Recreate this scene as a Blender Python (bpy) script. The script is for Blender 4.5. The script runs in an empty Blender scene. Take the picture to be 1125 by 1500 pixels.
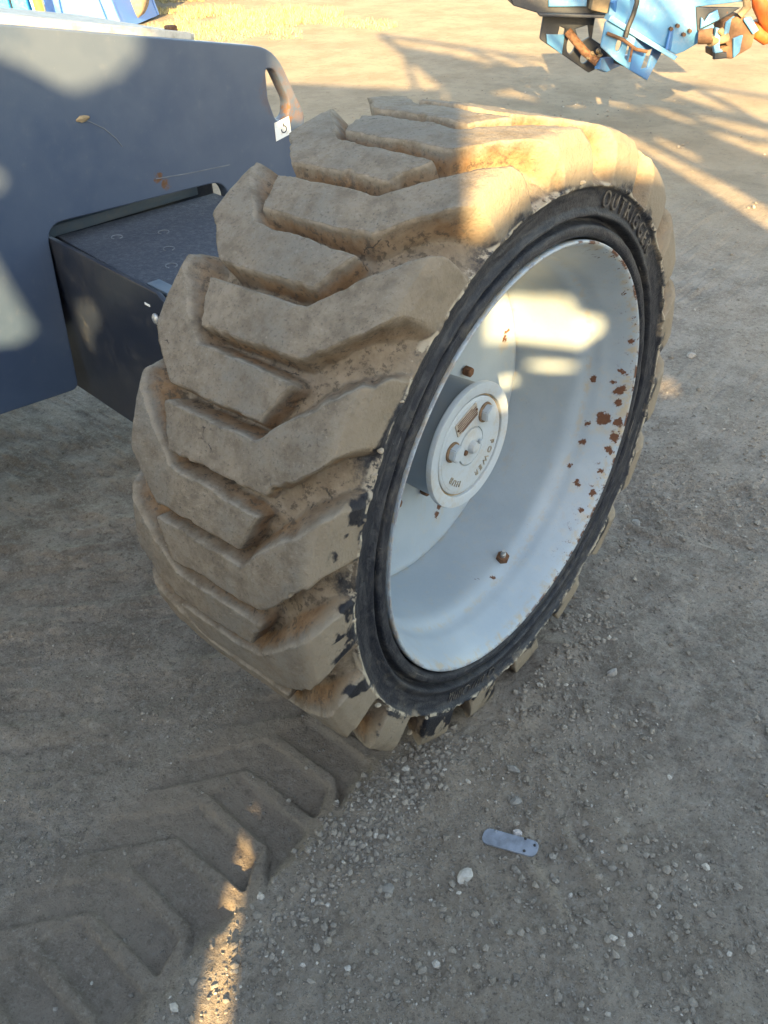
import bpy, bmesh, math, random
import numpy as np
from mathutils import Vector, Matrix

# ------------------------------------------------------------------ camera, sky, sun, exposure
sc = bpy.context.scene
COL = sc.collection
Z0 = 0.485                                   # wheel centre above the ground
SUN_EL = math.radians(20)
SUN_AZ = Vector((-.6, .8, 0))                # horizontal travel direction of the sunlight

cam = bpy.data.cameras.new('camera')
camo = bpy.data.objects.new('camera', cam)
COL.objects.link(camo)
RIGHT = Vector((0.7671989, 0.6404053, -0.0358732))
DOWN = Vector((0.3725160, -0.4904038, -0.7878680))
FWD = Vector((-0.5221472, 0.5910881, -0.6147984))
CP = Vector((0.522016, -0.945121, 0.756739 + Z0))
m = Matrix((RIGHT, -DOWN, -FWD)).transposed().to_4x4()
m.translation = CP
camo.matrix_world = m
cam.sensor_fit = 'VERTICAL'
cam.sensor_height = 36
cam.sensor_width = 27
cam.lens = 36 * 1232.66 / 1500
cam.clip_start = 0.02
cam.clip_end = 900
sc.camera = camo

w = bpy.data.worlds.new("World")
sc.world = w
w.use_nodes = True
wn = w.node_tree
sky = wn.nodes.new('ShaderNodeTexSky')
sky.sky_type = 'NISHITA'
sky.sun_disc = False
sky.sun_elevation = SUN_EL
sky.sun_rotation = math.atan2(-SUN_AZ.x, -SUN_AZ.y)
sky.dust_density = 1.6
bg = wn.nodes['Background']
bg.inputs['Strength'].default_value = 0.15
wn.links.new(sky.outputs[0], bg.inputs['Color'])

sl = bpy.data.lights.new('sun', 'SUN')
sl.energy = 5.0
sl.angle = math.radians(0.53)
sl.color = (1.0, .75, .42)
so = bpy.data.objects.new('sun', sl)
COL.objects.link(so)
dv = SUN_AZ * math.cos(SUN_EL) - Vector((0, 0, math.sin(SUN_EL)))
so.rotation_euler = dv.to_track_quat('-Z', 'Y').to_euler()
so.location = (3, -4, 6)

vs = sc.view_settings
vs.view_transform = 'Standard'
vs.look = 'None'
vs.gamma = 1
vs.use_curve_mapping = False
vs.exposure = 2.5
vs.use_white_balance = True
vs.white_balance_temperature = 8000
vs.white_balance_tint = 6

random.seed(7)
rng = np.random.default_rng(11)

# ------------------------------------------------------------------ numpy noise
def _hash(ix, iy, iz, seed):
    h = (ix.astype(np.int64) * 374761393 + iy.astype(np.int64) * 668265263 + iz.astype(np.int64) * 2147483647 + seed * 1274126177) & 0xffffffff
    h = ((h ^ (h >> 13)) * 1274126177) & 0xffffffff
    h = (h ^ (h >> 16)) & 0xffff
    return h / 65535.0

def vnoise(x, y, z=None, seed=0):
    if z is None:
        z = np.zeros_like(x)
    fx, fy, fz = np.floor(x), np.floor(y), np.floor(z)
    tx, ty, tz = x - fx, y - fy, z - fz
    tx = tx * tx * (3 - 2 * tx); ty = ty * ty * (3 - 2 * ty); tz = tz * tz * (3 - 2 * tz)
    r = 0
    for a in (0, 1):
        for b in (0, 1):
            for c in (0, 1):
                r = r + _hash(fx + a, fy + b, fz + c, seed) * (tx if a else 1 - tx) * (ty if b else 1 - ty) * (tz if c else 1 - tz)
    return r * 2 - 1

def fbm(x, y, z=None, seed=0, octv=4, gain=.5):
    r, a, s = 0, 1.0, 1.0
    for k in range(octv):
        r = r + a * vnoise(x * s, y * s, None if z is None else z * s, seed + k)
        a *= gain; s *= 2.03
    return r

def sstep(a, b, v):
    t = np.clip((v - a) / (b - a), 0, 1)
    return t * t * (3 - 2 * t)

# ------------------------------------------------------------------ materials
class NT:
    def __init__(s, name):
        s.m = bpy.data.materials.new(name)
        s.m.use_nodes = True
        s.t = s.m.node_tree
        s.b = s.t.nodes['Principled BSDF']
        s.co = s.t.nodes.new('ShaderNodeTexCoord')
    def n(s, typ, **kw):
        o = s.t.nodes.new(typ)
        for k, v in kw.items():
            setattr(o, k, v)
        return o
    def set(s, sock, v):
        if isinstance(v, bpy.types.NodeSocket):
            s.t.links.new(v, sock)
        elif isinstance(v, (tuple, list)) and len(v) == 3 and len(sock.default_value) == 4:
            sock.default_value = (*v, 1)
        else:
            sock.default_value = v
    def math(s, op, a, b=None, clamp=False):
        o = s.n('ShaderNodeMath', operation=op, use_clamp=clamp)
        s.set(o.inputs[0], a)
        if b is not None:
            s.set(o.inputs[1], b)
        return o.outputs[0]
    def noise(s, scale, detail=4, rough=.55, dist=0, vec=None, out=0):
        o = s.n('ShaderNodeTexNoise')
        o.inputs['Scale'].default_value = scale
        o.inputs['Detail'].default_value = detail
        o.inputs['Roughness'].default_value = rough
        o.inputs['Distortion'].default_value = dist
        s.set(o.inputs['Vector'], vec if vec is not None else s.co.outputs['Object'])
        return o.outputs[out]
    def ramp(s, v, lo, hi, a=0., b=1.):
        o = s.n('ShaderNodeMapRange')
        o.interpolation_type = 'SMOOTHSTEP'
        for i, q in enumerate((v, lo, hi, a, b)):
            s.set(o.inputs[i], q)
        return o.outputs[0]
    def mix(s, f, a, b):
        o = s.n('ShaderNodeMix', data_type='RGBA')
        s.set(o.inputs[0], f); s.set(o.inputs[6], a); s.set(o.inputs[7], b)
        return o.outputs[2]
    def mixf(s, f, a, b):
        o = s.n('ShaderNodeMix', data_type='FLOAT')
        s.set(o.inputs[0], f); s.set(o.inputs[2], a); s.set(o.inputs[3], b)
        return o.outputs[0]
    def scalevec(s, v, sc_):
        o = s.n('ShaderNodeVectorMath', operation='MULTIPLY')
        s.set(o.inputs[0], v); o.inputs[1].default_value = sc_
        return o.outputs[0]
    def sep(s, v):
        o = s.n('ShaderNodeSeparateXYZ'); s.set(o.inputs[0], v); return o.outputs
    def dist(s, p, vec=None):
        o = s.n('ShaderNodeVectorMath', operation='DISTANCE')
        s.set(o.inputs[0], vec if vec is not None else s.co.outputs['Object']); o.inputs[1].default_value = p
        return o.outputs['Value']
    def attr(s, name):
        return s.n('ShaderNodeAttribute', attribute_name=name)
    def bump(s, h, strength=.4, d=.004, prev=None):
        o = s.n('ShaderNodeBump')
        o.inputs['Strength'].default_value = strength
        o.inputs['Distance'].default_value = d
        s.set(o.inputs['Height'], h)
        if prev is not None:
            s.set(o.inputs['Normal'], prev)
        return o.outputs[0]
    def done(s, col, rough=.7, normal=None, metal=0., spec=None):
        s.set(s.b.inputs['Base Color'], col); s.set(s.b.inputs['Roughness'], rough); s.set(s.b.inputs['Metallic'], metal)
        if normal is not None:
            s.set(s.b.inputs['Normal'], normal)
        if spec is not None:
            s.set(s.b.inputs['Specular IOR Level'], spec)
        return s.m

def paint(name, col, rough=.35, dust=(.33, .29, .23), dustamt=.35, rust=0., scale=9., metal=0.):
    t = NT(name)
    g = t.co.outputs['Object']
    n1 = t.noise(scale, 6, .65)
    n2 = t.noise(scale * 9, 4, .7)
    d = t.ramp(t.math('ADD', t.math('MULTIPLY', n1, .65), t.math('MULTIPLY', n2, .35)), .45, .72, 0, dustamt)
    c = t.mix(d, col, dust)
    r = t.mixf(d, rough, .85)
    if rust:
        k = t.ramp(t.noise(scale * 1.7, 8, .72, .4), 1 - rust - .03, 1 - rust + .02)
        rc = t.mix(t.noise(60, 5), (.16, .055, .02), (.06, .028, .016))
        c = t.mix(k, c, rc); r = t.mixf(k, r, .9)
    nb = t.bump(n2, .12, .002)
    return t.done(c, r, nb, metal)

def flat(name, col, rough=.6, metal=0., var=.25, scale=30, bump=.2):
    t = NT(name)
    n1 = t.noise(scale, 5, .65)
    c = t.mix(t.ramp(n1, .3, .7), tuple(v * (1 - var) for v in col), tuple(min(1, v * (1 + var)) for v in col))
    return t.done(c, rough, t.bump(t.noise(scale * 3, 4), bump, .003), metal)

# tyre: dried mud on black rubber; the black shows where the mud has flaked off the side
def make_tyre_mat():
    t = NT('muddy_rubber')
    o = t.co.outputs['Object']
    x, y, z = t.sep(o)[0:3]
    r = t.math('SQRT', t.math('ADD', t.math('MULTIPLY', y, y), t.math('MULTIPLY', z, z)))
    hgt = t.attr('lug_height').outputs['Fac']
    big = t.noise(7, 5, .6)
    mid = t.noise(38, 6, .68)
    fine = t.noise(240, 4, .7)
    top = t.mix(t.ramp(mid, .33, .68), (.138, .111, .083), (.228, .187, .143))
    top = t.mix(t.ramp(t.math('ADD', t.math('MULTIPLY', big, .6), t.math('MULTIPLY', mid, .4)), .44, .60, 0, .75), top, (.150, .138, .120))
    top = t.mix(t.ramp(t.noise(110, 6, .75), .40, .30, 0, .5), top, (.17, .142, .11))
    top = t.mix(t.ramp(fine, .54, .68, 0, .75), top, (.095, .078, .060))
    top = t.mix(t.ramp(fine, .40, .30, 0, .35), top, (.36, .31, .25))
    wall = t.math('MULTIPLY', t.ramp(hgt, .03, .2), t.ramp(big, .38, .56, .35, 1))
    soil = t.mix(wall, t.mix(t.ramp(mid, .3, .7), (.165, .125, .088), (.245, .195, .145)), t.mix(t.ramp(mid, .3, .7), (.165, .095, .050), (.25, .155, .088)))
    soil = t.mix(t.ramp(t.noise(90, 6, .75), .50, .62, 0, .85), soil, (.075, .060, .045))
    edge = t.ramp(t.math('ADD', hgt, t.math('MULTIPLY', t.math('SUBTRACT', mid, .5), .5)), .45, .93)
    mud = t.mix(edge, soil, top)
    # cuts and cracks, bare rubber showing at the bottom of each
    vo = t.n('ShaderNodeTexVoronoi', feature='DISTANCE_TO_EDGE')
    vo.inputs['Scale'].default_value = 24
    wv_ = t.n('ShaderNodeVectorMath', operation='MULTIPLY_ADD')
    t.set(wv_.inputs[0], t.noise(30, 4, .6, out=1)); wv_.inputs[1].default_value = (.03,) * 3; t.set(wv_.inputs[2], o)
    t.set(vo.inputs['Vector'], wv_.outputs[0])
    cut = t.math('MULTIPLY', t.ramp(vo.outputs['Distance'], .030, .012), t.ramp(t.noise(17, 4, .6, vec=t.scalevec(o, (1.3, .9, 1.1))), .61, .66))
    mud = t.mix(t.math('MULTIPLY', cut, .8), mud, (.035, .032, .03))
    # worn pale edge of each block
    lip = t.math('MULTIPLY', t.ramp(hgt, .80, .95), t.ramp(hgt, .985, 1.0, 1, 0))
    mud = t.mix(t.math('MULTIPLY', lip, t.ramp(mid, .35, .6, .1, .6)), mud, (.30, .25, .19))
    # the flat faces of the shoulder are paler and smoother
    sh = t.ramp(x, -.035, -.012)
    mud = t.mix(t.math('MULTIPLY', sh, t.ramp(big, .3, .6, .25, .75)), mud, (.255, .210, .156))
    # rubber
    ang = t.math('ARCTAN2', z, y)
    cv = t.n('ShaderNodeCombineXYZ')
    t.set(cv.inputs[0], t.math('MULTIPLY', ang, 9.)); t.set(cv.inputs[1], t.math('MULTIPLY', r, 130.)); t.set(cv.inputs[2], x)
    streak = t.noise(1.0, 5, .7, .6, vec=cv.outputs[0])
    rub = t.mix(t.ramp(streak, .40, .72), (.013, .016, .024), (.055, .057, .062))
    rub = t.mix(t.ramp(t.math('ADD', t.math('MULTIPLY', big, .5), t.math('MULTIPLY', mid, .5)), .52, .70, 0, .6), rub, (.15, .135, .11))
    rub = t.mix(t.ramp(fine, .66, .74, 0, .5), rub, (.32, .30, .27))
    cv3 = t.n('ShaderNodeCombineXYZ')
    t.set(cv3.inputs[0], t.math('ADD', t.math('MULTIPLY', ang, 4.), t.math('MULTIPLY', r, 60.))); t.set(cv3.inputs[1], t.math('MULTIPLY', r, 420.)); t.set(cv3.inputs[2], t.math('MULTIPLY', y, 3.))
    rub = t.mix(t.math('MULTIPLY', t.ramp(t.noise(1., 3, .6, .4, vec=cv3.outputs[0]), .66, .72), t.ramp(big, .45, .6, .1, .75)), rub, (.34, .32, .28))
    # flaked band on the side (own ragged outline)
    cv2 = t.n('ShaderNodeCombineXYZ')
    t.set(cv2.inputs[0], t.math('MULTIPLY', ang, 6.)); t.set(cv2.inputs[1], t.math('MULTIPLY', r, 14.)); t.set(cv2.inputs[2], t.math('MULTIPLY', x, 10.))
    rag = t.noise(1.1, 4, .6, .2, vec=cv2.outputs[0])
    # the lower front quarter has lost more mud than the top
    low = t.ramp(t.math('ARCTAN2', t.math('ADD', z, t.math('MULTIPLY', y, .0)), t.math('MULTIPLY', y, -1.)), -1.9, .75, 1, 0)
    lim = t.math('ADD', t.math('ADD', .4185, t.math('MULTIPLY', t.math('SUBTRACT', rag, .47), .05)), t.math('MULTIPLY', t.ramp(rag, .40, .60), t.math('MULTIPLY', t.math('MULTIPLY', .040, t.ramp(hgt, .25, .8)), t.math('MULTIPLY', t.ramp(z, .30, .12), t.ramp(y, .02, -.12, .25, 1)))))
    lim = t.math('ADD', lim, t.math('MULTIPLY', t.math('SUBTRACT', t.noise(150, 5, .8), .5), .022))
    k = t.math('MULTIPLY', t.ramp(t.math('SUBTRACT', lim, r), -.007, .006), t.ramp(x, -.05, -.042))
    cake = t.math('MULTIPLY', t.ramp(t.math('ABSOLUTE', t.math('SUBTRACT', r, .4185)), .0012, .004, 1, 0), t.ramp(t.noise(26, 5, .7), .47, .55))
    rub = t.mix(t.ramp(r, .423, .429), rub, (.013, .014, .019))
    c = t.mix(k, mud, rub)
    c = t.mix(t.math('MULTIPLY', cake, .85), c, (.44, .385, .30))
    ro = t.mixf(k, .95, .52)
    hb = t.math('ADD', t.math('MULTIPLY', mid, .6), t.math('ADD', t.math('MULTIPLY', fine, .42), t.math('MULTIPLY', big, .5)))
    n_ = t.bump(hb, .8, .006)
    n_ = t.bump(t.math('MULTIPLY', streak, k), .35, .003, n_)
    return t.done(c, ro, n_, spec=.3)

def make_rim_mat(spots):
    t = NT('rim_paint')
    o = t.co.outputs['Object']
    x, y, z = t.sep(o)[0:3]
    r = t.math('SQRT', t.math('ADD', t.math('MULTIPLY', y, y), t.math('MULTIPLY', z, z)))
    n1 = t.noise(8, 5, .6); n2 = t.noise(55, 6, .7); n3 = t.noise(160, 4, .7)
    c = t.mix(t.ramp(n1, .35, .7), (.285, .345, .40), (.335, .395, .445))
    c = t.mix(t.ramp(n2, .52, .70, 0, .30), c, (.42, .39, .33))
    run = t.noise(34, 5, .7, vec=t.scalevec(o, (1, 1, .12)))
    c = t.mix(t.ramp(run, .58, .72, 0, .28), c, (.36, .31, .24))
    c = t.mix(t.ramp(t.noise(420, 3, .7), .66, .70, 0, .5), c, (.16, .12, .09))
    # grime settled along the bead seat and the step
    for xc, wd, amt in ((-.012, .012, .75), (-.080, .007, .45), (-.222, .008, .35)):
        k = t.math('MULTIPLY', t.ramp(t.math('ABSOLUTE', t.math('SUBTRACT', x, xc)), wd * .2, wd, 1, 0), t.ramp(n2, .44, .62, 0, amt))
        k = t.math('MULTIPLY', k, t.ramp(r, .27, .285))
        c = t.mix(k, c, (.36, .30, .21))
    warp = t.noise(70, 5, .7, 0, out=1)
    wv = t.n('ShaderNodeVectorMath', operation='MULTIPLY_ADD')
    t.set(wv.inputs[0], warp); wv.inputs[1].default_value = (.026,) * 3; t.set(wv.inputs[2], o)
    wv2 = t.n('ShaderNodeVectorMath', operation='MULTIPLY_ADD')
    t.set(wv2.inputs[0], t.noise(260, 4, .8, 0, out=1)); wv2.inputs[1].default_value = (.012,) * 3; t.set(wv2.inputs[2], wv.outputs[0])
    wv = wv2
    ctr = t.n('ShaderNodeVectorMath', operation='SUBTRACT'); t.set(ctr.inputs[0], wv.outputs[0]); ctr.inputs[1].default_value = (.019,) * 3
    rust = t.mix(n3, (.15, .06, .028), (.065, .03, .02))
    tot = None
    for p, rad in spots:
        k = t.ramp(t.dist(p, ctr.outputs[0]), rad, rad * .8)
        tot = k if tot is None else t.math('MAXIMUM', tot, k)
    # small chips near the lip, right hand side
    chips = t.math('MULTIPLY', t.ramp(t.noise(85, 5, .75), .60, .63), t.math('MULTIPLY', t.ramp(x, -.045, -.014), t.ramp(y, .08, .2)))
    lip = t.math('MULTIPLY', t.ramp(x, -.0085, -.006), t.ramp(t.noise(30, 6, .75), .49, .55))
    lip = t.math('MULTIPLY', lip, t.ramp(y, -.1, .15, .35, 1))
    tot = t.math('MAXIMUM', tot, t.math('MAXIMUM', chips, lip))
    c = t.mix(tot, c, rust)
    halo = None
    for p, rad in spots:
        k = t.ramp(t.dist(tuple(Vector(p) + Vector((0, 0, -.012))), ctr.outputs[0]), rad * 2.6, rad * .9)
        halo = k if halo is None else t.math('MAXIMUM', halo, k)
    c = t.mix(t.math('MULTIPLY', t.math('MULTIPLY', halo, t.math('SUBTRACT', 1., tot)), t.ramp(n2, .4, .65, 0, .45)), c, (.42, .33, .20))
    ro = t.mixf(tot, .38, .9)
    return t.done(c, ro, t.bump(t.math('ADD', t.math('MULTIPLY', n3, .3), t.math('MULTIPLY', tot, 1.2)), .18, .003))

def make_navy():
    t = NT('navy_paint')
    o = t.co.outputs['Object']
    x, y, z = t.sep(o)[0:3]
    n1 = t.noise(5, 5, .6); n2 = t.noise(40, 6, .7); n3 = t.noise(300, 3, .7)
    c = t.mix(t.ramp(n1, .35, .68), (.042, .070, .124), (.052, .084, .142))
    c = t.mix(t.ramp(n2, .56, .78, 0, .22), c, (.14, .15, .16))
    c = t.mix(t.ramp(n3, .71, .75, 0, .7), c, (.45, .45, .43))
    # dust that has settled higher up on the plate
    c = t.mix(t.math('MULTIPLY', t.ramp(z, .35, .95), t.ramp(n1, .3, .6, .05, .16)), c, (.21, .20, .18))
    streak = t.noise(26, 5, .65, vec=t.scalevec(o, (1, 1, .10)))
    c = t.mix(t.ramp(streak, .58, .78, 0, .14), c, (.15, .155, .16))
    warp = t.math('MULTIPLY', t.math('SUBTRACT', t.noise(45, 5, .7), .5), .05)
    # rust worn around the lifting eye and running down the nose
    d1 = t.math('ADD', t.dist((.0, .392, .300 + Z0)), warp)
    d2 = t.math('ADD', t.dist((.0, .428, .300 + Z0)), warp)
    k = t.math('MAXIMUM', t.ramp(d1, .034, .014), t.math('MULTIPLY', t.ramp(d2, .036, .006), .6))
    d3 = t.math('ADD', t.dist((.0, .376, .350 + Z0)), warp)
    k = t.math('MAXIMUM', k, t.math('MULTIPLY', t.ramp(d3, .060, .038), .35))
    k = t.math('MAXIMUM', k, t.ramp(t.math('ADD', t.dist((.0, .052, .218 + Z0)), t.math('MULTIPLY', warp, .5)), .014, .009))
    k = t.math('MAXIMUM', k, t.ramp(t.math('ADD', t.dist((.0, .036, .236 + Z0)), t.math('MULTIPLY', warp, .5)), .013, .008))
    k = t.math('MULTIPLY', k, t.ramp(n2, .38, .54))
    rc = t.mix(n2, (.20, .10, .048), (.09, .045, .026))
    c = t.mix(k, c, rc)
    return t.done(c, t.mixf(k, t.ramp(n2, .3, .7, .34, .5), .9), t.bump(n3, .08, .002), spec=.45)

def make_ground():
    t = NT('dirt')
    o = t.co.outputs['Object']
    x, y, z = t.sep(o)[0:3]
    a = t.noise(1.1, 6, .6); b = t.noise(9, 7, .65); c_ = t.noise(75, 6, .7); d = t.noise(420, 4, .75)
    e = t.noise(210, 5, .8)
    c = t.mix(t.ramp(b, .36, .66), (.205, .172, .141), (.325, .283, .240))
    c = t.mix(t.ramp(a, .40, .62, 0, .6), c, (.325, .262, .200))
    c = t.mix(t.ramp(c_, .50, .70, 0, .7), c, (.385, .350, .305))
    c = t.mix(t.ramp(c_, .45, .32, 0, .7), c, (.095, .082, .070))
    c = t.mix(t.ramp(e, .54, .66, 0, .65), c, (.40, .37, .33))
    c = t.mix(t.ramp(e, .46, .34, 0, .7), c, (.085, .074, .063))
    c = t.mix(t.ramp(d, .64, .74, 0, .6), c, (.44, .42, .39))
    c = t.mix(t.ramp(d, .40, .30, 0, .5), c, (.075, .066, .058))
    rust = t.attr('track').outputs['Fac']
    c = t.mix(t.math('MULTIPLY', rust, t.ramp(b, .3, .62, .15, .55)), c, (.235, .185, .142))
    # farther out the yard is paler and sandier
    dd = t.dist((0, 0, 0))
    far = t.ramp(dd, 1.6, 4.0)
    sand = t.mix(t.ramp(t.noise(2.6, 6, .65), .35, .65), (.225, .178, .122), (.31, .252, .178))
    sand = t.mix(t.ramp(t.noise(16, 6, .7), .52, .68, 0, .55), sand, (.165, .13, .094))
    c = t.mix(t.math('MULTIPLY', far, .85), c, sand)
    h = t.math('ADD', t.math('MULTIPLY', c_, .6), t.math('ADD', t.math('MULTIPLY', d, .2), t.math('MULTIPLY', e, .5)))
    return t.done(c, .95, t.bump(h, 1., .010), spec=.2)

def make_stone(cols):
    t = NT('gravel_stone')
    g = t.n('ShaderNodeNewGeometry')
    rnd = g.outputs['Random Per Island']
    c = t.mix(rnd, cols[0], cols[1])
    c = t.mix(t.ramp(t.math('FRACT', t.math('MULTIPLY', rnd, 37.3)), .955, .97), c, cols[2])
    c = t.mix(t.ramp(t.noise(300, 4, .7), .45, .7, 0, .6), c, (.19, .165, .14))
    return t.done(c, .92, t.bump(t.noise(500, 3), .4, .002), spec=.25)

# ------------------------------------------------------------------ object helpers
def mesh_np(name, V, F, smooth=True):
    me = bpy.data.meshes.new(name)
    V = np.asarray(V, np.float32); F = np.asarray(F, np.int32)
    k = F.shape[1]
    me.vertices.add(len(V)); me.vertices.foreach_set('co', V.ravel())
    me.loops.add(F.size); me.loops.foreach_set('vertex_index', F.ravel())
    me.polygons.add(len(F)); me.polygons.foreach_set('loop_start', np.arange(0, F.size, k, dtype=np.int32))
    me.polygons.foreach_set('use_smooth', np.full(len(F), smooth))
    me.update(calc_edges=True)
    return me

def link(name, me, mat=None, parent=None, loc=(0, 0, 0), rot=(0, 0, 0)):
    o = bpy.data.objects.new(name, me)
    COL.objects.link(o)
    if mat is not None and me is not None and not me.materials:
        me.materials.append(mat)
    if parent is not None:
        o.parent = parent
    o.location = loc; o.rotation_euler = rot
    return o

def tag(o, label=None, cat=None, group=None, kind=None):
    for k, v in (('label', label), ('category', cat), ('group', group), ('kind', kind)):
        if v:
            o[k] = v
    return o

def from_bm(bm, name, smooth=None):
    me = bpy.data.meshes.new(name)
    bmesh.ops.recalc_face_normals(bm, faces=bm.faces)
    bm.to_mesh(me); bm.free()
    if smooth is not None:
        for p in me.polygons:
            p.use_smooth = True
        me.set_sharp_from_angle(angle=math.radians(smooth))
    return me

def box_bm(bm, c, s, bev=.004, mat=None, seg=2):
    r = bmesh.ops.create_cube(bm, size=1)
    vs_ = r['verts']
    bmesh.ops.scale(bm, vec=s, verts=vs_)
    if bev:
        es = list({e for v in vs_ for e in v.link_edges})
        q = bmesh.ops.bevel(bm, geom=es, offset=bev, segments=seg, affect='EDGES', profile=.5)
        vs_ = list({v for f in q['faces'] for v in f.verts} | {v for v in vs_ if v.is_valid})
    if mat is not None:
        bmesh.ops.transform(bm, matrix=mat, verts=vs_)
    bmesh.ops.translate(bm, vec=c, verts=vs_)
    return vs_

def box(name, c, s, mat, parent=None, bev=.004, rot=None):
    bm = bmesh.new()
    box_bm(bm, c, s, bev, rot)
    return link(name, from_bm(bm, name, 40), mat, parent)

def tube_bm(bm, pts, rad, seg=10, caps=True):
    pts = [Vector(p) for p in pts]
    rads = rad if isinstance(rad, (list, tuple)) else [rad] * len(pts)
    rings = []
    ref = None
    for i, p in enumerate(pts):
        d = (pts[min(i + 1, len(pts) - 1)] - pts[max(i - 1, 0)]).normalized()
        if ref is None:
            ref = d.orthogonal().normalized()
        u = (ref - d * ref.dot(d)).normalized(); v = d.cross(u); ref = u
        rings.append([bm.verts.new(p + (u * math.cos(a) + v * math.sin(a)) * rads[i]) for a in [2 * math.pi * k / seg for k in range(seg)]])
    for a, b in zip(rings, rings[1:]):
        for k in range(seg):
            bm.faces.new((a[k], a[(k + 1) % seg], b[(k + 1) % seg], b[k]))
    if caps:
        bm.faces.new(list(reversed(rings[0]))); bm.faces.new(rings[-1])

def tube(name, pts, rad, mat, parent=None, seg=10):
    bm = bmesh.new(); tube_bm(bm, pts, rad, seg)
    return link(name, from_bm(bm, name, 40), mat, parent)

def lathe_x(prof, seg, a0=0., close=False):
    """revolve (x, r) round the X axis -> V, F (quads)"""
    P = np.asarray(prof, float)
    A = a0 + np.linspace(0, 2 * np.pi, seg, endpoint=False)
    V = np.stack([np.broadcast_to(P[:, 0][None], (seg, len(P))), P[:, 1][None] * np.cos(A)[:, None], P[:, 1][None] * np.sin(A)[:, None]], -1).reshape(-1, 3)
    n = len(P)
    i, j = np.meshgrid(np.arange(seg), np.arange(n - 1), indexing='ij')
    i2 = (i + 1) % seg
    F = np.stack([i * n + j, i2 * n + j, i2 * n + j + 1, i * n + j + 1], -1).reshape(-1, 4)
    return V, F

def plate(name, outer, holes, thick, mat, parent=None, bevel=.003, to=None, smooth=35):
    """outline (u, v) with holes, extruded by thick along w; `to` maps a local (u, v, w) matrix"""
    cu = bpy.data.curves.new(name, 'CURVE')
    cu.dimensions = '2D'; cu.fill_mode = 'BOTH'
    cu.extrude = max(thick / 2 - bevel, .0005); cu.bevel_depth = bevel; cu.bevel_resolution = 1; cu.offset = -bevel
    for loop in [outer] + list(holes):
        sp = cu.splines.new('POLY')
        sp.points.add(len(loop) - 1)
        for p, q in zip(sp.points, loop):
            p.co = (q[0], q[1], 0, 1)
        sp.use_cyclic_u = True
    tmp = bpy.data.objects.new(name, cu); COL.objects.link(tmp)
    dg = bpy.context.evaluated_depsgraph_get()
    me = bpy.data.meshes.new_from_object(tmp.evaluated_get(dg))
    bpy.data.objects.remove(tmp); bpy.data.curves.remove(cu)
    me.name = name
    if to is not None:
        me.transform(to)
    for p in me.polygons:
        p.use_smooth = True
    me.set_sharp_from_angle(angle=math.radians(smooth))
    me.materials.clear()
    return link(name, me, mat, parent)

def rounded(pts, seg=6):
    """pts: (u, v, radius); returns an outline with rounded corners"""
    out = []
    n = len(pts)
    for i in range(n):
        p = Vector(pts[i][:2]); r = pts[i][2] if len(pts[i]) > 2 else 0
        if r <= 0:
            out.append(tuple(p)); continue
        a = (Vector(pts[i - 1][:2]) - p); b = (Vector(pts[(i + 1) % n][:2]) - p)
        la, lb = a.length, b.length
        a.normalize(); b.normalize()
        d = min(r / max(math.tan(a.angle(b) / 2), .05), la * .49, lb * .49)
        p0, p1 = p + a * d, p + b * d
        for k in range(seg + 1):
            t = k / seg
            out.append(tuple(p0 * (1 - t) ** 2 + p * 2 * t * (1 - t) + p1 * t * t))
    return out

def ellipse(cx, cy, rx, ry, n=20, rot=0.):
    c, s = math.cos(rot), math.sin(rot)
    return [(cx + rx * math.cos(a) * c - ry * math.sin(a) * s, cy + rx * math.cos(a) * s + ry * math.sin(a) * c) for a in [2 * math.pi * k / n for k in range(n)]]

def text_mesh(body, size, extrude, bevel=0., spacing=1.):
    cu = bpy.data.curves.new('lettering', 'FONT')
    cu.body = body; cu.size = size; cu.extrude = extrude; cu.bevel_depth = bevel; cu.align_x = 'CENTER'; cu.align_y = 'CENTER'
    cu.space_character = spacing; cu.resolution_u = 4
    tmp = bpy.data.objects.new('lettering', cu); COL.objects.link(tmp)
    dg = bpy.context.evaluated_depsgraph_get()
    me = bpy.data.meshes.new_from_object(tmp.evaluated_get(dg))
    bpy.data.objects.remove(tmp); bpy.data.curves.remove(cu)
    me.materials.clear()
    return me

def arc_text(name, body, size, R, ang_c, x0, mat, parent, depth=.002, spacing=1.):
    """raised letters on a face that looks along +X, read clockwise with their tops outward"""
    me = text_mesh(body, size, depth, 0, spacing)
    bm = bmesh.new(); bm.from_mesh(me)
    bmesh.ops.triangulate(bm, faces=bm.faces)
    for v in bm.verts:
        a = ang_c - v.co.x / R
        r = R + v.co.y
        v.co = (x0 + v.co.z, r * math.cos(a), r * math.sin(a))
    bm.to_mesh(me); bm.free()
    return link(name, me, mat, parent)

def frame(o, ex, ey, ez):
    """4x4 with given columns"""
    M = Matrix((ex, ey, ez)).transposed().to_4x4(); M.translation = o
    return M

# ------------------------------------------------------------------ tyre tread (used for the tyre and for its print in the dirt)
NL = 19
RT = .49
PITCH = 360. / NL
D2M = RT * math.pi / 180
def lug_polys():
    """outline of one near-side and one far-side block, (x, angle) with the angle measured up from the -Y side"""
    b = 22.0
    near = [(-.098, b), (-.262, b - .6), (-.277, b + 6.2), (-.126, b + 6.4), (-.01, b + 20.7), (.03, b + 25.4), (.03, b + 15.8), (-.01, b + 11.)]
    f = 31.2
    far = [(-.277, f - .2), (-.129, f), (-.103, f + 6.2), (-.259, f + 6.8), (-.345, f + 19.8), (-.395, f + 26.5), (-.395, f + 17.), (-.345, f + 9.8)]
    return near, far

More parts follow.
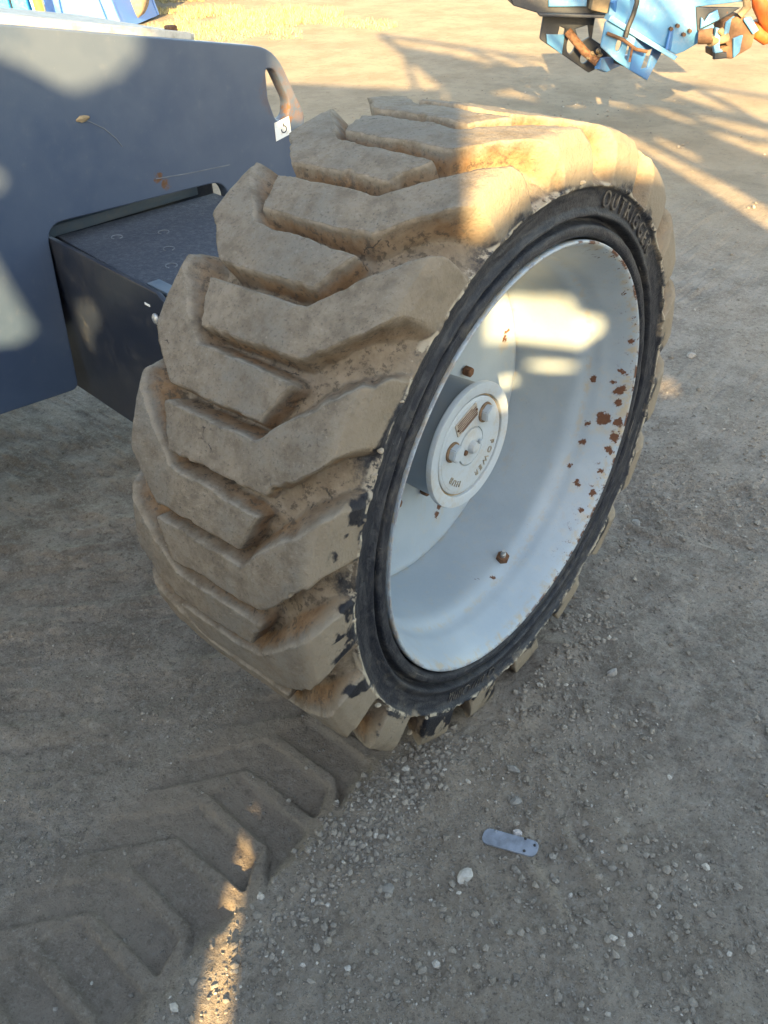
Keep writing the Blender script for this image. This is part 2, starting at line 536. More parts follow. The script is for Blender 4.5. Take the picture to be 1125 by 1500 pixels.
def sd_poly(px, py, poly):
    P = np.array(poly); n = len(P)
    d = np.full(px.shape, 1e9); s = np.ones(px.shape)
    for i in range(n):
        a, b = P[i], P[i - 1]
        e = b - a
        wx, wy = px - a[0], py - a[1]
        t = np.clip((wx * e[0] + wy * e[1]) / (e @ e), 0, 1)
        d = np.minimum(d, (wx - e[0] * t) ** 2 + (wy - e[1] * t) ** 2)
        c1 = py >= a[1]; c2 = py < b[1]; c3 = e[0] * wy > e[1] * wx
        flip = (c1 & c2 & c3) | (~c1 & ~c2 & ~c3)
        s = np.where(flip, -s, s)
    return -s * np.sqrt(d)          # > 0 inside

def lug_field(x, ang, jitter=None):
    """signed distance (m) to the closest block and its id, x in m, ang in degrees"""
    best = np.full(x.shape, -1.); bid = np.zeros(x.shape, int)
    k0 = np.floor(ang / PITCH)
    loc = ang - k0 * PITCH
    for si, poly in enumerate(lug_polys()):
        for dk in range(-1, 4):
            pp = [(q[0], (q[1] - dk * PITCH) * D2M) for q in poly]
            d = sd_poly(x, loc * D2M, pp)
            up = d > best
            best = np.where(up, d, best)
            bid = np.where(up, (((k0 - dk) % NL).astype(int)) * 2 + si, bid)
    return best, bid

# cross-section, far side bead to near side bead: top of blocks / floor of grooves
TOPP = [(-.352, .350), (-.362, .372), (-.360, .400), (-.3585, .4185), (-.3595, .437), (-.3590, .457), (-.3535, .4785), (-.343, .4872), (-.27, .4895), (-.18, .491), (-.09, .4895),
        (-.026, .4880), (-.0115, .4845), (-.0035, .4705), (.0005, .4460), (.0012, .4235), (.001, .4195), (.001, .4165), (-.0055, .4125), (-.0085, .402), (-.0085, .388), (-.004, .3825), (-.0025, .3785), (-.006, .3762), (-.0185, .3735), (-.0205, .3705), (-.0165, .3675), (-.0065, .3650), (-.0045, .358), (-.0055, .352), (-.0105, .3485), (-.026, .3455)]
FLOP = [(-.352, .350), (-.362, .372), (-.360, .400), (-.357, .4165), (-.350, .4195), (-.338, .4275), (-.322, .438), (-.302, .446), (-.26, .453), (-.18, .456), (-.10, .453),
        (-.058, .4465), (-.040, .4385), (-.026, .4295), (-.012, .4215), (-.003, .4185), (.000, .4185), (.001, .4165), (-.0055, .4125), (-.0085, .402), (-.0085, .388), (-.004, .3825), (-.0025, .3785), (-.006, .3762), (-.0185, .3735), (-.0205, .3705), (-.0165, .3675), (-.0065, .3650), (-.0045, .358), (-.0055, .352), (-.0105, .3485), (-.026, .3455)]

def resample(T, Fl):
    T = np.array(T); Fl = np.array(Fl)
    seg = np.maximum(np.hypot(*np.diff(T, axis=0).T), np.hypot(*np.diff(Fl, axis=0).T))
    oT, oF = [], []
    for i, L in enumerate(seg):
        inner = i >= 16
        k = max(1, int(round(L / (.0024 if not inner else .0024))))
        if i < 3:
            k = 2
        for q in range(k):
            t = q / k
            oT.append(T[i] * (1 - t) + T[i + 1] * t); oF.append(Fl[i] * (1 - t) + Fl[i + 1] * t)
    oT.append(T[-1]); oF.append(Fl[-1])
    return np.array(oT), np.array(oF)

def smooth_prof(P, it=2):
    P = P.copy()
    for _ in range(it):
        P[1:-1] = .25 * P[:-2] + .5 * P[1:-1] + .25 * P[2:]
    return P

W = Vector((0, 0, Z0))

def build_tyre(parent, mat):
    T, Fl = resample(TOPP, FLOP)
    T, Fl = smooth_prof(T, 1), smooth_prof(Fl, 1)
    NA = NL * 80
    ANG = np.linspace(0, 360, NA, endpoint=False)          # up from the -Y side, towards the top
    A, J = np.meshgrid(ANG, np.arange(len(T)), indexing='ij')
    xa = .5 * (T[:, 0] + Fl[:, 0])[J]
    # wobble the pattern so that no two blocks are the same
    ca, sa = np.cos(np.radians(A)), np.sin(np.radians(A))
    wx = .0022 * fbm(xa * 22, ca * 9, sa * 9, 3, 3); wa = .30 * fbm(xa * 20 + 9, ca * 9, sa * 9, 5, 3)
    d, bid = lug_field(xa + wx, (A + wa) % 360)
    chew = .0022 * np.clip(fbm(xa * 60, ca * 28, sa * 28, 8, 3), -.2, 1) + .012 * np.clip(fbm(xa * 26, ca * 12, sa * 12, 9, 3) - .62, 0, 1)
    d = d - chew
    u = np.clip((d + .0105) / .0105, 0, 1)
    H = np.clip(.72 * u + .28 * u * u * (3 - 2 * u), 0, 1)
    shz = (J >= 0)
    x = Fl[:, 0][J] * (1 - H) + T[:, 0][J] * H
    r = Fl[:, 1][J] * (1 - H) + T[:, 1][J] * H
    # lumps of dried mud: stronger in the grooves, faint on the blocks
    dirt = fbm(xa * 30, ca * 14, sa * 14, 21, 4)
    tread = sstep(.417, .43, r)
    r = r + tread * (.0028 * dirt * (1 - H) + .0011 * dirt * H + .0006 * fbm(xa * 120, ca * 60, sa * 60, 31, 2))
    # grooves half filled with soil near the middle of the tread
    r = r + tread * (1 - H) * .006 * sstep(-.1, .6, fbm(xa * 9, ca * 5, sa * 5, 41, 2))
    # side: nicks, and a ragged cake of mud on the rib
    side = sstep(.4205, .417, T[:, 1][J]) * (xa > -.1)
    x = x + side * (.0007 * fbm(r * 60, ca * 12, sa * 12, 51, 3) + .0004 * fbm(r * 200, ca * 40, sa * 40, 55, 2))
    rib = np.exp(-((T[:, 1][J] - .4185) / .0022) ** 2) * (xa > -.1)
    x = x + rib * .004 * np.clip(fbm(r * 0 + 2, ca * 30, sa * 30, 61, 4), 0, 1)
    V = np.stack([x, -r * ca, r * sa], -1).reshape(-1, 3)
    n = len(T)
    i, j = np.meshgrid(np.arange(NA), np.arange(n - 1), indexing='ij')
    i2 = (i + 1) % NA
    F = np.stack([i * n + j, i * n + j + 1, i2 * n + j + 1, i2 * n + j], -1).reshape(-1, 4)
    # vertex normals of the whole skin, so that the pieces shade as one
    e1 = V[F[:, 2]] - V[F[:, 0]]; e2 = V[F[:, 3]] - V[F[:, 1]]
    fn = np.cross(e1, e2)
    VN = np.stack([sum(np.bincount(F[:, c], fn[:, q], len(V)) for c in range(4)) for q in range(3)], 1)
    VN /= np.linalg.norm(VN, axis=1)[:, None] + 1e-12
    if (VN[:, 1] * V[:, 1] + VN[:, 2] * V[:, 2]).mean() < 0:
        VN = -VN; F = F[:, ::-1]
    Hf = H.reshape(-1); idf = bid.reshape(-1); tr = (T[:, 1][J] > .4195).reshape(-1)
    fl = (Hf[F].max(1) > .01) & tr[F].all(1)
    fid = np.where(fl, idf[F[:, 0]], -1)
    out = []
    for k in range(-1, NL * 2):
        sel = F[fid == k]
        if not len(sel):
            continue
        uq, inv = np.unique(sel.ravel(), return_inverse=True)
        me = mesh_np('tyre' if k < 0 else 'tread_lug', V[uq], inv.reshape(-1, 4))
        at = me.attributes.new('lug_height', 'FLOAT', 'POINT')
        at.data.foreach_set('value', Hf[uq].astype(np.float32))
        me.normals_split_custom_set_from_vertices([tuple(q) for q in VN[uq]])
        link('tyre' if k < 0 else 'tread_lug', me, mat, parent)

# ------------------------------------------------------------------ ground
def ground_h(x, y):
    h = .012 * fbm(x * .9 + 3, y * .9, None, 71, 3)
    near = 1 / (1 + ((x ** 2 + y ** 2) / 9.) ** 2)
    h = h * (1 - np.exp(-((x + .18) ** 2 + y ** 2) / .35))
    h = h + near * (.0035 * fbm(x * 9, y * 9, None, 81, 4) + .0016 * fbm(x * 45, y * 45, None, 85, 3) + .0008 * fbm(x * 150, y * 150, None, 89, 2))
    # track of the wheel, towards -Y
    bend = -.10 * np.clip(-y - .55, 0, 9) ** 2 * .5
    xt = x - bend
    wr = .010 * fbm(x * 11, y * 11, None, 92, 3)
    tw = sstep(-.385, -.352, xt) * sstep(-.070, -.112, xt + wr) * sstep(.02, -.12, y)
    ang = (-90 - y / D2M) % 360
    wob = .006 * fbm(x * 14, y * 14, None, 91, 3)
    pr = np.zeros_like(h)
    mk_ = tw > .001
    if mk_.any():
        d, _ = lug_field((xt + wob * .6)[mk_], ang[mk_] % 360)
        pr[mk_] = sstep(-.0035, .0015, d)
    fade = .35 + .65 * sstep(-.30, -.16, xt)
    h = h - tw * (1 - .2 * sstep(-.6, -.9, y)) * (.004 + .0195 * pr * fade * (0.75 + .4 * vnoise(x * 6, y * 6, None, 95)))
    # crumbly crust where nothing has rolled it flat
    loose = (1 - .80 * tw) * sstep(-.35, .45, fbm(x * 4, y * 4, None, 111, 2))
    cr = 1 - np.abs(vnoise(x * 62, y * 62, None, 113)) - .6 * np.abs(vnoise(x * 31, y * 31, None, 115))
    h = h + near * (.12 + .88 * loose) * .0042 * cr + near * .0012 * vnoise(x * 230, y * 230, None, 117)
    # a shallow berm of loose stuff beside it
    berm = np.exp(-((xt + .045) / .045) ** 2) * sstep(.05, -.12, y)
    h = h + berm * .012 * (.7 + .5 * vnoise(x * 12, y * 12, None, 97))
    # rough drag marks left of the track
    h = h + .007 * sstep(-.40, -.46, xt) * near * fbm(x * 5 + y * 3, (y - x) * 17, None, 101, 4)
    # older prints out to the right
    for (cx, cy, an, wd) in ((.55, .25, .5, .16), (.35, .95, .9, .15)):
        px = (x - cx) * math.cos(an) - (y - cy) * math.sin(an); py = (x - cx) * math.sin(an) + (y - cy) * math.cos(an)
        mk = sstep(wd + .04, wd - .04, np.abs(px)) * sstep(.9, .5, np.abs(py))
        q_ = mk > .001
        if q_.any():
            dd, _ = lug_field(px[q_] * 1.1 - .18, (py[q_] / D2M) % 360)
            h[q_] -= mk[q_] * .009 * sstep(-.012, .008, dd) * sstep(-.2, .5, fbm(x[q_] * 4, y[q_] * 4, None, 103, 2))
    # soil pressed up around the contact patch
    h = h + .008 * np.exp(-((x - .035) / .03) ** 2) * np.exp(-(y / .22) ** 2)
    return h - .004 * np.exp(-((x + .18) / .2) ** 2 - (y / .16) ** 2)

def axis_grid(lo, hi, d, far0, far1, g=1.06):
    c = list(np.arange(lo, hi, d))
    s, p = d, c[-1]
    up = []
    while p < far1:
        s *= g; p += s; up.append(p)
    s, p = d, c[0]
    dn = []
    while p > far0:
        s *= g; p -= s; dn.append(p)
    return np.array(dn[::-1] + c + up)

def build_ground():
    xs = axis_grid(-.95, .72, .0042, -260, 260)
    ys = axis_grid(-1.22, .80, .0042, -260, 260)
    X, Y = np.meshgrid(xs, ys, indexing='ij')
    Hh = ground_h(X, Y)
    n = len(ys)
    V = np.stack([X, Y, Hh], -1).reshape(-1, 3)
    i, j = np.meshgrid(np.arange(len(xs) - 1), np.arange(n - 1), indexing='ij')
    F = np.stack([i * n + j, (i + 1) * n + j, (i + 1) * n + j + 1, i * n + j + 1], -1).reshape(-1, 4)
    me = mesh_np('ground', V, F)
    tw = sstep(-.40, -.34, X) * sstep(-.06, -.11, X) * sstep(.05, -.12, Y)
    at = me.attributes.new('track', 'FLOAT', 'POINT')
    at.data.foreach_set('value', tw.reshape(-1).astype(np.float32))
    tag(link('ground', me, make_ground()), kind='structure')
build_ground()

def gz(x, y):
    return float(ground_h(np.array([x], float), np.array([y], float))[0])

# pale gravel road across the top of the picture
def build_road():
    t = NT('gravel_road')
    c = t.mix(t.ramp(t.noise(3, 6, .65), .35, .65), (.34, .29, .225), (.43, .37, .29))
    rm = t.done(c, .95, t.bump(t.noise(40, 4), .5, .01), spec=.2)
    n = 60
    V, F = [], []
    a, b = Vector((-16., 5.5)), Vector((6., 14.2))
    dr = (b - a).normalized(); nr = Vector((-dr.y, dr.x))
    for i in range(n + 1):
        p = a + (b - a) * i / n
        for j, w_ in enumerate((0, .3, 1.6, 2.9, 3.2)):
            q = p + nr * (w_ + .08 * math.sin(i * 1.7 + j))
            V.append((q.x, q.y, gz(q.x, q.y) + (.004, .02, .03, .02, .004)[j] + .004))
    for i in range(n):
        for j in range(4):
            F.append((i * 5 + j, (i + 1) * 5 + j, (i + 1) * 5 + j + 1, i * 5 + j + 1))
    tag(link('road', mesh_np('road', V, F), rm), kind='structure')
build_road()

# ------------------------------------------------------------------ the boom lift: chassis and wheel
NAVY = make_navy()
RUST = flat('rusty_steel', (.13, .062, .033), .9, 0, .5, 60, .5)
STEEL = flat('galvanised', (.42, .43, .43), .4, .6, .2, 40, .1)
DARK = paint('dark_panel_paint', (.013, .018, .030), .33, (.16, .15, .13), .30, 0, 7)
BLACKR = flat('black_rubber', (.02, .02, .022), .6, 0, .4, 40, .3)

yaw = math.radians(-6.2)
XP = Vector((math.cos(yaw), math.sin(yaw), 0))
lift = link('boom_lift', None)
lift.location = XP * -1.05
lift.rotation_euler = (0, 0, yaw)
tag(lift, 'dark navy boom lift chassis on a big muddy chevron tyre with pale blue rim', 'boom lift')
bpy.context.view_layer.update()
ML = lift.matrix_world.copy()

# side plate with the notch for the axle and the lifting eye
PL = Matrix(((0, 0, 1, 0), (1, 0, 0, 0), (0, 1, 0, 0), (0, 0, 0, 1)))       # (u, v, w) -> (w, u, v)
def zz(L):
    return [(q[0], q[1] + Z0, *q[2:]) for q in L]
outline = rounded(zz([(-2.2, .942), (.376, .4345, .10), (.447, .285, .06), (.418, .16, .05), (.37, -.10, .04), (.215, -.15, .03), (.205, .192, .045), (-.228, .205, .04), (-.256, -.150, .02), (-2.2, -.02)]))
eye = rounded(zz([(.347, .398, .02), (.372, .392, .022), (.404, .322, .03), (.396, .286, .028), (.362, .284, .022), (.346, .335, .03)]), 8)
sp_ = plate('side_plate', outline, [eye], .034, NAVY, lift, .003, Matrix.Translation((-.017, 0, 0)) @ PL)

# white hook sticker under the eye
t_ = NT('sticker_white')
STICK = t_.done(t_.mix(t_.ramp(t_.noise(60, 5), .5, .75, 0, .6), (.74, .76, .76), (.45, .36, .26)), .4)
INK = flat('black_ink', (.015, .015, .018), .5)
dec = plate('hook_sticker', zz([(.3545, .284), (.3975, .291), (.4005, .253), (.3545, .2445)]), [], .0016, STICK, sp_, .0003, Matrix.Translation((.0012, 0, 0)) @ PL)
hk = [(.379, .279), (.3795, .273)] + [(.3795 + .0075 * math.sin(a), .2665 - .0075 * math.cos(a) + .0) for a in np.linspace(2.6, -1.7, 12)]
tube('hook_symbol', [(.0022, q[0], q[1] + Z0) for q in hk], [.0012] * len(hk), INK, sp_, 6)

# deck plate whose pale dusty edge shows along the top
t_ = NT('deck_dust')
DECK = t_.done(t_.mix(t_.ramp(t_.noise(30, 6, .7), .4, .7), (.55, .51, .45), (.36, .32, .26)), .9, t_.bump(t_.noise(80, 4), .4, .004))
sl_ = math.atan2(.942 - .4345, -2.2 - .376)
def topz(y):
    return .942 + Z0 + (y + 2.2) * (.4345 - .942) / (.376 + 2.2)
bm = bmesh.new()
box_bm(bm, (-.30, -.985, topz(-.985) + .004), (.50, 2.44, .014), .003, Matrix.Rotation(-(math.pi - abs(sl_)) if False else math.atan2(.4345 - .942, 2.576), 4, 'X'))
link('deck_plate', from_bm(bm, 'deck_plate', 40), DECK, lift)
box('deck_edge_strip', (-.043, -.985, topz(-.985) - .012), (.012, 2.40, .05), DECK, lift, .002, Matrix.Rotation(math.atan2(.4345 - .942, 2.576), 4, 'X'))
bm = bmesh.new(); box_bm(bm, (-.062, .165, topz(.165) + .016), (.022, .02, .012), .003)
link('deck_bolt', from_bm(bm, 'deck_bolt', 40), RUST, lift)
# body behind the plate
box('chassis_body', (-.62, -1.22, .26 + Z0), (1.04, 1.96, .62), DARK, lift, .01)

box('frame_rail', (-.26, .02, .03 + Z0), (.30, .44, .40), DARK, lift, .01)
# axle box
abx = link('axle_box', None, None, lift)
t_ = NT('grip_pad')
PAD = t_.done(t_.mix(t_.ramp(t_.noise(120, 5, .7), .45, .68), (.034, .042, .060), (.070, .080, .098)), .72, t_.bump(t_.math('ADD', t_.noise(320, 3), t_.noise(70, 4)), .7, .004))
bm = bmesh.new()
x0, x1 = -.42, .71
box_bm(bm, ((x0 + x1) / 2, -.01, Z0 - .01), (x1 - x0, .40, .29), .008)
link('axle_casing', from_bm(bm, 'axle_casing', 40), DARK, abx)
# near side panel: sheet standing a little proud of the casing
SP = frame(Vector((0, -.223, 0)), Vector((1, 0, 0)), Vector((0, 0, 1)), Vector((0, -1, 0)))
plate('side_panel', rounded(zz([(-.40, .182, .004), (.395, .177, .012), (.44, .155, .012), (.66, .150, .01), (.66, -.172, .02), (-.40, -.192, .01)])), [], .010, DARK, abx, .002, SP)
pad_o = [(-.055, -.190), (.322, -.203), (.340, -.185), (.378, -.172), (.385, -.150), (.66, -.145), (.66, .19), (-.035, .19)]
plate('grip_pad', pad_o, [], .008, PAD, abx, .0015, Matrix.Translation((0, 0, Z0 + .1565)))
LEDGE = paint('pale_blue_steel', (.10, .14, .18), .4, (.20, .19, .17), .5)
box('ledge_strip', (-.085, -.02, Z0 + .168), (.045, .37, .022), LEDGE, abx, .002)
box('lip_strip', (.365, -.194, Z0 + .1665), (.075, .026, .008), LEDGE, abx, .002)
bm = bmesh.new()
bmesh.ops.create_uvsphere(bm, u_segments=16, v_segments=8, radius=.0105)
bmesh.ops.scale(bm, vec=(1, .55, 1), verts=bm.verts)
bolt = link('panel_bolt', from_bm(bm, 'panel_bolt', 60), STEEL, abx, (.385, -.233, Z0 + .128))
box('paint_chip', (.356, -.2288, Z0 + .145), (.017, .001, .004), STICK, abx, 0)
# faint pen rings drawn on the pad
CHALK = flat('chalk', (.14, .155, .175), .9)
for cx, cy in ((.10, -.03), (.19, -.075), (.22, .05), (.14, .09), (.05, -.11), (.27, -.12)):
    pts = [(cx + .012 * math.cos(a), cy + .012 * math.sin(a) * .9, Z0 + .1612) for a in np.linspace(0, 5.2, 12)]
    tube('chalk_ring', pts, .0011, CHALK, abx, 4)
# scratches on the plate
for nm, pts in (('scratch', [(.004, -.095, .375), (.004, -.06, .352), (.004, -.04, .330), (.004, -.03, .312)]),
                ('scratch', [(.004, .03, .235), (.004, .11, .228), (.004, .22, .222)])):
    tube(nm, [(.0005, q[1], q[2] + Z0) for q in pts], .0011, CHALK, sp_, 4)
MUDC = flat('mud_clod', (.30, .22, .13), .95)
bm = bmesh.new(); bmesh.ops.create_icosphere(bm, subdivisions=2, radius=.012)
for v in bm.verts:
    v.co = Vector((v.co.x * .3, v.co.y * 1.3, v.co.z * .5)) + v.co * random.uniform(-.2, .2)
link('mud_splash', from_bm(bm, 'mud_splash', 60), MUDC, sp_, (.002, -.10, .378 + Z0))

# ---- wheel
wheel = link('wheel', None, None, lift)
wheel.matrix_basis = ML.inverted() @ Matrix.Translation(W)
TYRE = make_tyre_mat()
build_tyre(wheel, TYRE)

spots = [((-.042, .314, -.074), .0145), ((-.071, .313, -.001), .008), ((-.066, .302, -.088), .006), ((-.065, .290, -.124), .007), ((-.072, .265, -.166), .006), ((-.050, .255, -.192), .008),
         ((-.025, .329, -.017), .011), ((-.016, .324, -.081), .011), ((-.037, .325, -.003), .006), ((-.025, .329, .020), .007), ((-.016, .317, -.107), .010), ((-.017, .307, -.132), .008), ((-.019, .287, -.168), .007),
         ((-.018, .263, -.205), .007), ((-.023, .235, -.232), .006), ((-.015, .324, .085), .006), ((-.024, .328, -.042), .009), ((-.106, .018, -.300), .004), ((-.089, .042, -.300), .006), ((-.225, .251, .058), .008), ((-.225, .255, .072), .006),
         ((-.225, .060, -.205), .010), ((-.225, .050, -.222), .008), ((-.225, .072, -.190), .008)]
RIMM = make_rim_mat(spots)
prof = [(-.330, .330), (-.300, .318), (-.245, .298), (-.222, .2925), (-.2175, .287), (-.2165, .2825), (-.2195, .278), (-.2235, .272), (-.226, .24), (-.227, .16), (-.227, .02)]
prof2 = [(-.2225, .2895), (-.215, .2915), (-.20, .2925), (-.16, .295), (-.12, .2965), (-.098, .298), (-.089, .302), (-.082, .3095), (-.074, .3125), (-.062, .3135), (-.050, .3195), (-.030, .3275), (-.018, .333), (-.010, .3375), (-.0055, .3405), (-.0035, .3430), (-.0045, .3455), (-.010, .3465), (-.018, .345), (-.026, .342)]
def dens(P, st):
    P = np.array(P); o = []
    for a, b in zip(P, P[1:]):
        k = max(1, int(np.hypot(*(b - a)) / st))
        for q in range(k):
            o.append(a + (b - a) * q / k)
    o.append(P[-1]); return smooth_prof(np.array(o), 2)
V1, F1 = lathe_x(dens(prof2, .006), 220)
link('rim', mesh_np('rim', V1, F1[:, ::-1]), RIMM, wheel)
V1, F1 = lathe_x(dens(prof, .012), 160)
link('wheel_disc', mesh_np('wheel_disc', V1, F1[:, ::-1]), RIMM, wheel)

HUBM = paint('hub_paint', (.40, .45, .49), .45, (.40, .31, .20), .55, 0, 22)
GRIME = flat('ochre_grime', (.34, .24, .13), .9, 0, .3, 60, .3)
BARM = paint('hub_barrel_shade_paint', (.15, .18, .21), .45, (.22, .20, .17), .4, .25, 12)  # darker than the hub face: the barrel's shade is put into its paint
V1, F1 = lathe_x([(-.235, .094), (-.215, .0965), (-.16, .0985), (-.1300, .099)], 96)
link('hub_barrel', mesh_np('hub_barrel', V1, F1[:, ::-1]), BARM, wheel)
hp = [(-.1305, .0985), (-.1295, .1005), (-.129, .1065), (-.1275, .108), (-.120, .108), (-.1185, .107), (-.1185, .0905), (-.1195, .0885), (-.1245, .0875), (-.1248, .0850), (-.128, .0845)]
V1, F1 = lathe_x(hp, 128)
me = mesh_np('hub', V1, F1[:, ::-1]); me.set_sharp_from_angle(angle=math.radians(40))
hub = link('hub', me, HUBM, wheel)
V1, F1 = lathe_x([(-.124, .0875), (-.124, .0852)], 96)
link('hub_groove', mesh_np('hub_groove', V1, F1[:, ::-1]), GRIME, wheel)
cp = [(-.128, .0845), (-.1215, .0842), (-.1205, .083), (-.1203, .079), (-.1197, .0785), (-.1197, .0345), (-.1205, .0342), (-.1235, .034), (-.1235, .0322), (-.1195, .032), (-.1188, .0315), (-.1185, .013), (-.1175, .0115), (-.113, .0105), (-.109, .0085), (-.107, .004), (-.1068, .0003)]
V1, F1 = lathe_x(cp, 96)
me = mesh_np('hub_cover', V1, F1[:, ::-1]); me.set_sharp_from_angle(angle=math.radians(38))
cover = link('hub_cover', me, HUBM, wheel)
LETT = paint('hub_letter_paint', (.30, .27, .22), .6, (.2, .14, .08), .7, 0, 60)

RUSTY = flat('brown_rust', (.20, .125, .075), .9, 0, .3, 90, .4)
def hex_plug(name, y, z, x, r, h, mat, rot=0., collar=None):
    bm = bmesh.new()
    q = bmesh.ops.create_cone(bm, segments=6, radius1=r, radius2=r * .97, depth=h, cap_ends=True)
    bmesh.ops.bevel(bm, geom=list(bm.edges), offset=r * .1, segments=2, affect='EDGES')
    bmesh.ops.translate(bm, vec=(0, 0, h / 2 + .002), verts=bm.verts)
    me = from_bm(bm, name, 35)
    o = link(name, me, mat, wheel, (x, y, z), (0, 0, 0))
    o.matrix_basis = Matrix.Translation((x, y, z)) @ Matrix.Rotation(math.pi / 2, 4, 'Y') @ Matrix.Rotation(rot, 4, 'Z')
    if collar:
        V, F = lathe_x([(0, collar), (.0022, collar), (.003, collar * .95), (.003, .003)], 24)
        link('rusty_washer', mesh_np('rusty_washer', V, F[:, ::-1], False), RUSTY, wheel, (x, y, z))
    return o
hex_plug('drain_plug', -.051, .016, -.1195, .0155, .0125, HUBM, .2, .0172)
hex_plug('drain_plug', .036, .047, -.1195, .0155, .0125, HUBM, .5, .0172)
hex_plug('cover_bolt', -.021, .0, -.1185, .005, .004, RUST, .1)
hex_plug('cover_bolt', .021, .0, -.1185, .005, .004, HUBM, .4)
nut = hex_plug('wheel_nut', .128, .048, -.226, .0095, .014, RUST, .3)
for k in range(1, 10):
    a = math.atan2(.048, .128) + 2 * math.pi * k / 10
    o = nut.copy(); COL.objects.link(o); o.parent = wheel
    o.matrix_basis = Matrix.Translation((-.226, .1367 * math.cos(a), .1367 * math.sin(a))) @ Matrix.Rotation(math.pi / 2, 4, 'Y') @ Matrix.Rotation(.3 + k, 4, 'Z')
# data plate: brown lines on bare metal
PLT = flat('data_plate_tin', (.42, .37, .31), .5, .2, .2, 60)
pa = math.radians(18)
DP = Matrix.Translation((-.1188, -.014, .057)) @ Matrix.Rotation(pa, 4, 'X') @ Matrix(((0, 0, 1, 0), (1, 0, 0, 0), (0, 1, 0, 0), (0, 0, 0, 1)))
dpl = plate('data_plate', rounded([(-.029, -.013, .003), (.029, -.013, .003), (.029, .013, .003), (-.029, .013, .003)]), [], .0016, PLT, wheel, .0003, DP)
LINE = flat('plate_print', (.16, .10, .075), .6)
bm = bmesh.new()
for k in range(5):
    box_bm(bm, (.001 if k else -.004, .0095 - k * .0042, .0011), (.05 if k else .04, .0022, .0006), 0)
box_bm(bm, (.004, -.0105, .0011), (.042, .0026, .0006), 0)
me = from_bm(bm, 'plate_lines'); me.transform(DP)
link('plate_lines', me, LINE, wheel)
for yy in (-.0255, .0255):
    bm = bmesh.new(); bmesh.ops.create_uvsphere(bm, u_segments=8, v_segments=6, radius=.0022)
    me = from_bm(bm, 'rivet', 60); me.transform(DP @ Matrix.Translation((yy, .0, .001)))
    link('rivet', me, RUST, wheel)
arc_text('hub_lettering', 'POWER', .0155, .0645, math.radians(-47), -.1196, LETT, wheel, .0016, 1.5)
arc_text('hub_lettering', 'HUB', .0155, .0645, math.radians(-132), -.1196, LETT, wheel, .0016, 1.4)
# raised letters moulded in the side of the tyre
t_ = NT('letter_rubber')
LETR = t_.done(t_.mix(t_.ramp(t_.noise(60, 6, .7), .4, .65), (.028, .028, .032), (.15, .135, .115)), .6, t_.bump(t_.noise(200, 3), .3, .003))
arc_text('raised_lettering', 'OUTRIGGER', .032, .4000, math.radians(55), -.0078, LETR, wheel, .0026, 1.34)
for a0 in (-118, -112):
    pass
bm = bmesh.new()
for k in range(6):
    a = math.radians(-121 + k * 1.1)
    for r0, r1 in ((.391, .4085),):
        tube_bm(bm, [(-.0065, r0 * math.cos(a), r0 * math.sin(a)), (-.0065, r1 * math.cos(a + .004), r1 * math.sin(a + .004))], .0013, 5)
for a1 in (-113.0, -101.5):
    a1 = math.radians(a1)
    pts = []
    for q in np.linspace(0, 2 * math.pi, 17):
        rr = .4 + .0085 * math.sin(q); aa = a1 + .026 * math.cos(q)
        pts.append((-.0065, rr * math.cos(aa), rr * math.sin(aa)))
    tube_bm(bm, pts, .0012, 5)
for k in range(4):
    a = math.radians(-109.4 + k * 1.5)
    tube_bm(bm, [(-.0065, .393 * math.cos(a), .393 * math.sin(a)), (-.0065, .407 * math.cos(a - .01), .407 * math.sin(a - .01))], .0012, 5)
link('moulded_mark', from_bm(bm, 'moulded_mark', 60), LETR, wheel)
# valve: rusty stem with its nut, in the well of the rim
va = math.radians(-73.5)
vp = Vector((-.097, .2965 * math.cos(va), .2965 * math.sin(va)))
inw = Vector((.25, -math.cos(va), -math.sin(va))).normalized()
bm = bmesh.new()
tube_bm(bm, [vp - inw * .004, vp + inw * .004], .0125, 6)
tube_bm(bm, [vp + inw * .004, vp + inw * .007], .010, 12)
vn = link('valve_nut', from_bm(bm, 'valve_nut', 30), RUST, wheel)
tube('valve_stem', [vp + inw * .005, vp + inw * .016, vp + inw * .017, vp + inw * .026], [.0055, .005, .0035, .0032], STEEL, wheel, 10)
# flaps of torn rubber and mud cakes on the shoulder
def crumb(name, p, s, mat, parent, flat_=.5, seed=0):
    rr = random.Random(seed)
    bm = bmesh.new(); bmesh.ops.create_icosphere(bm, subdivisions=2, radius=1)
    ax = [Vector((rr.gauss(0, 1), rr.gauss(0, 1), rr.gauss(0, 1))).normalized() for _ in range(6)]
    cut = [rr.uniform(.55, .9) for _ in range(6)]
    for v in bm.verts:
        for a, c in zip(ax, cut):
            d = v.co.dot(a)
            if d > c:
                v.co -= a * (d - c)
        v.co *= 1 + rr.uniform(-.12, .12)
    bmesh.ops.scale(bm, vec=(s, s * rr.uniform(.6, .9), s * flat_), verts=bm.verts)
    return link(name, from_bm(bm, name, 25), mat, parent, p, (0, 0, rr.uniform(0, 6)))
CAKE = flat('dried_mud', (.36, .30, .225), .95, 0, .25, 80, .5)
for k, (an, rr) in enumerate(((147, .425), (151, .421), (139, .421), (152.5, .424), (178, .421), (-150, .421), (-127, .468), (-131, .421), (95, .424), (83, .424), (-155, .427))):
    a = math.radians(an)
    crumb('mud_cake', (.001 if rr < .45 else -.03, rr * math.cos(a), rr * math.sin(a)), (.0055, .004, .004, .003, .005, .005, .006, .004, .005, .006, .005)[k], CAKE, wheel, .45, k)

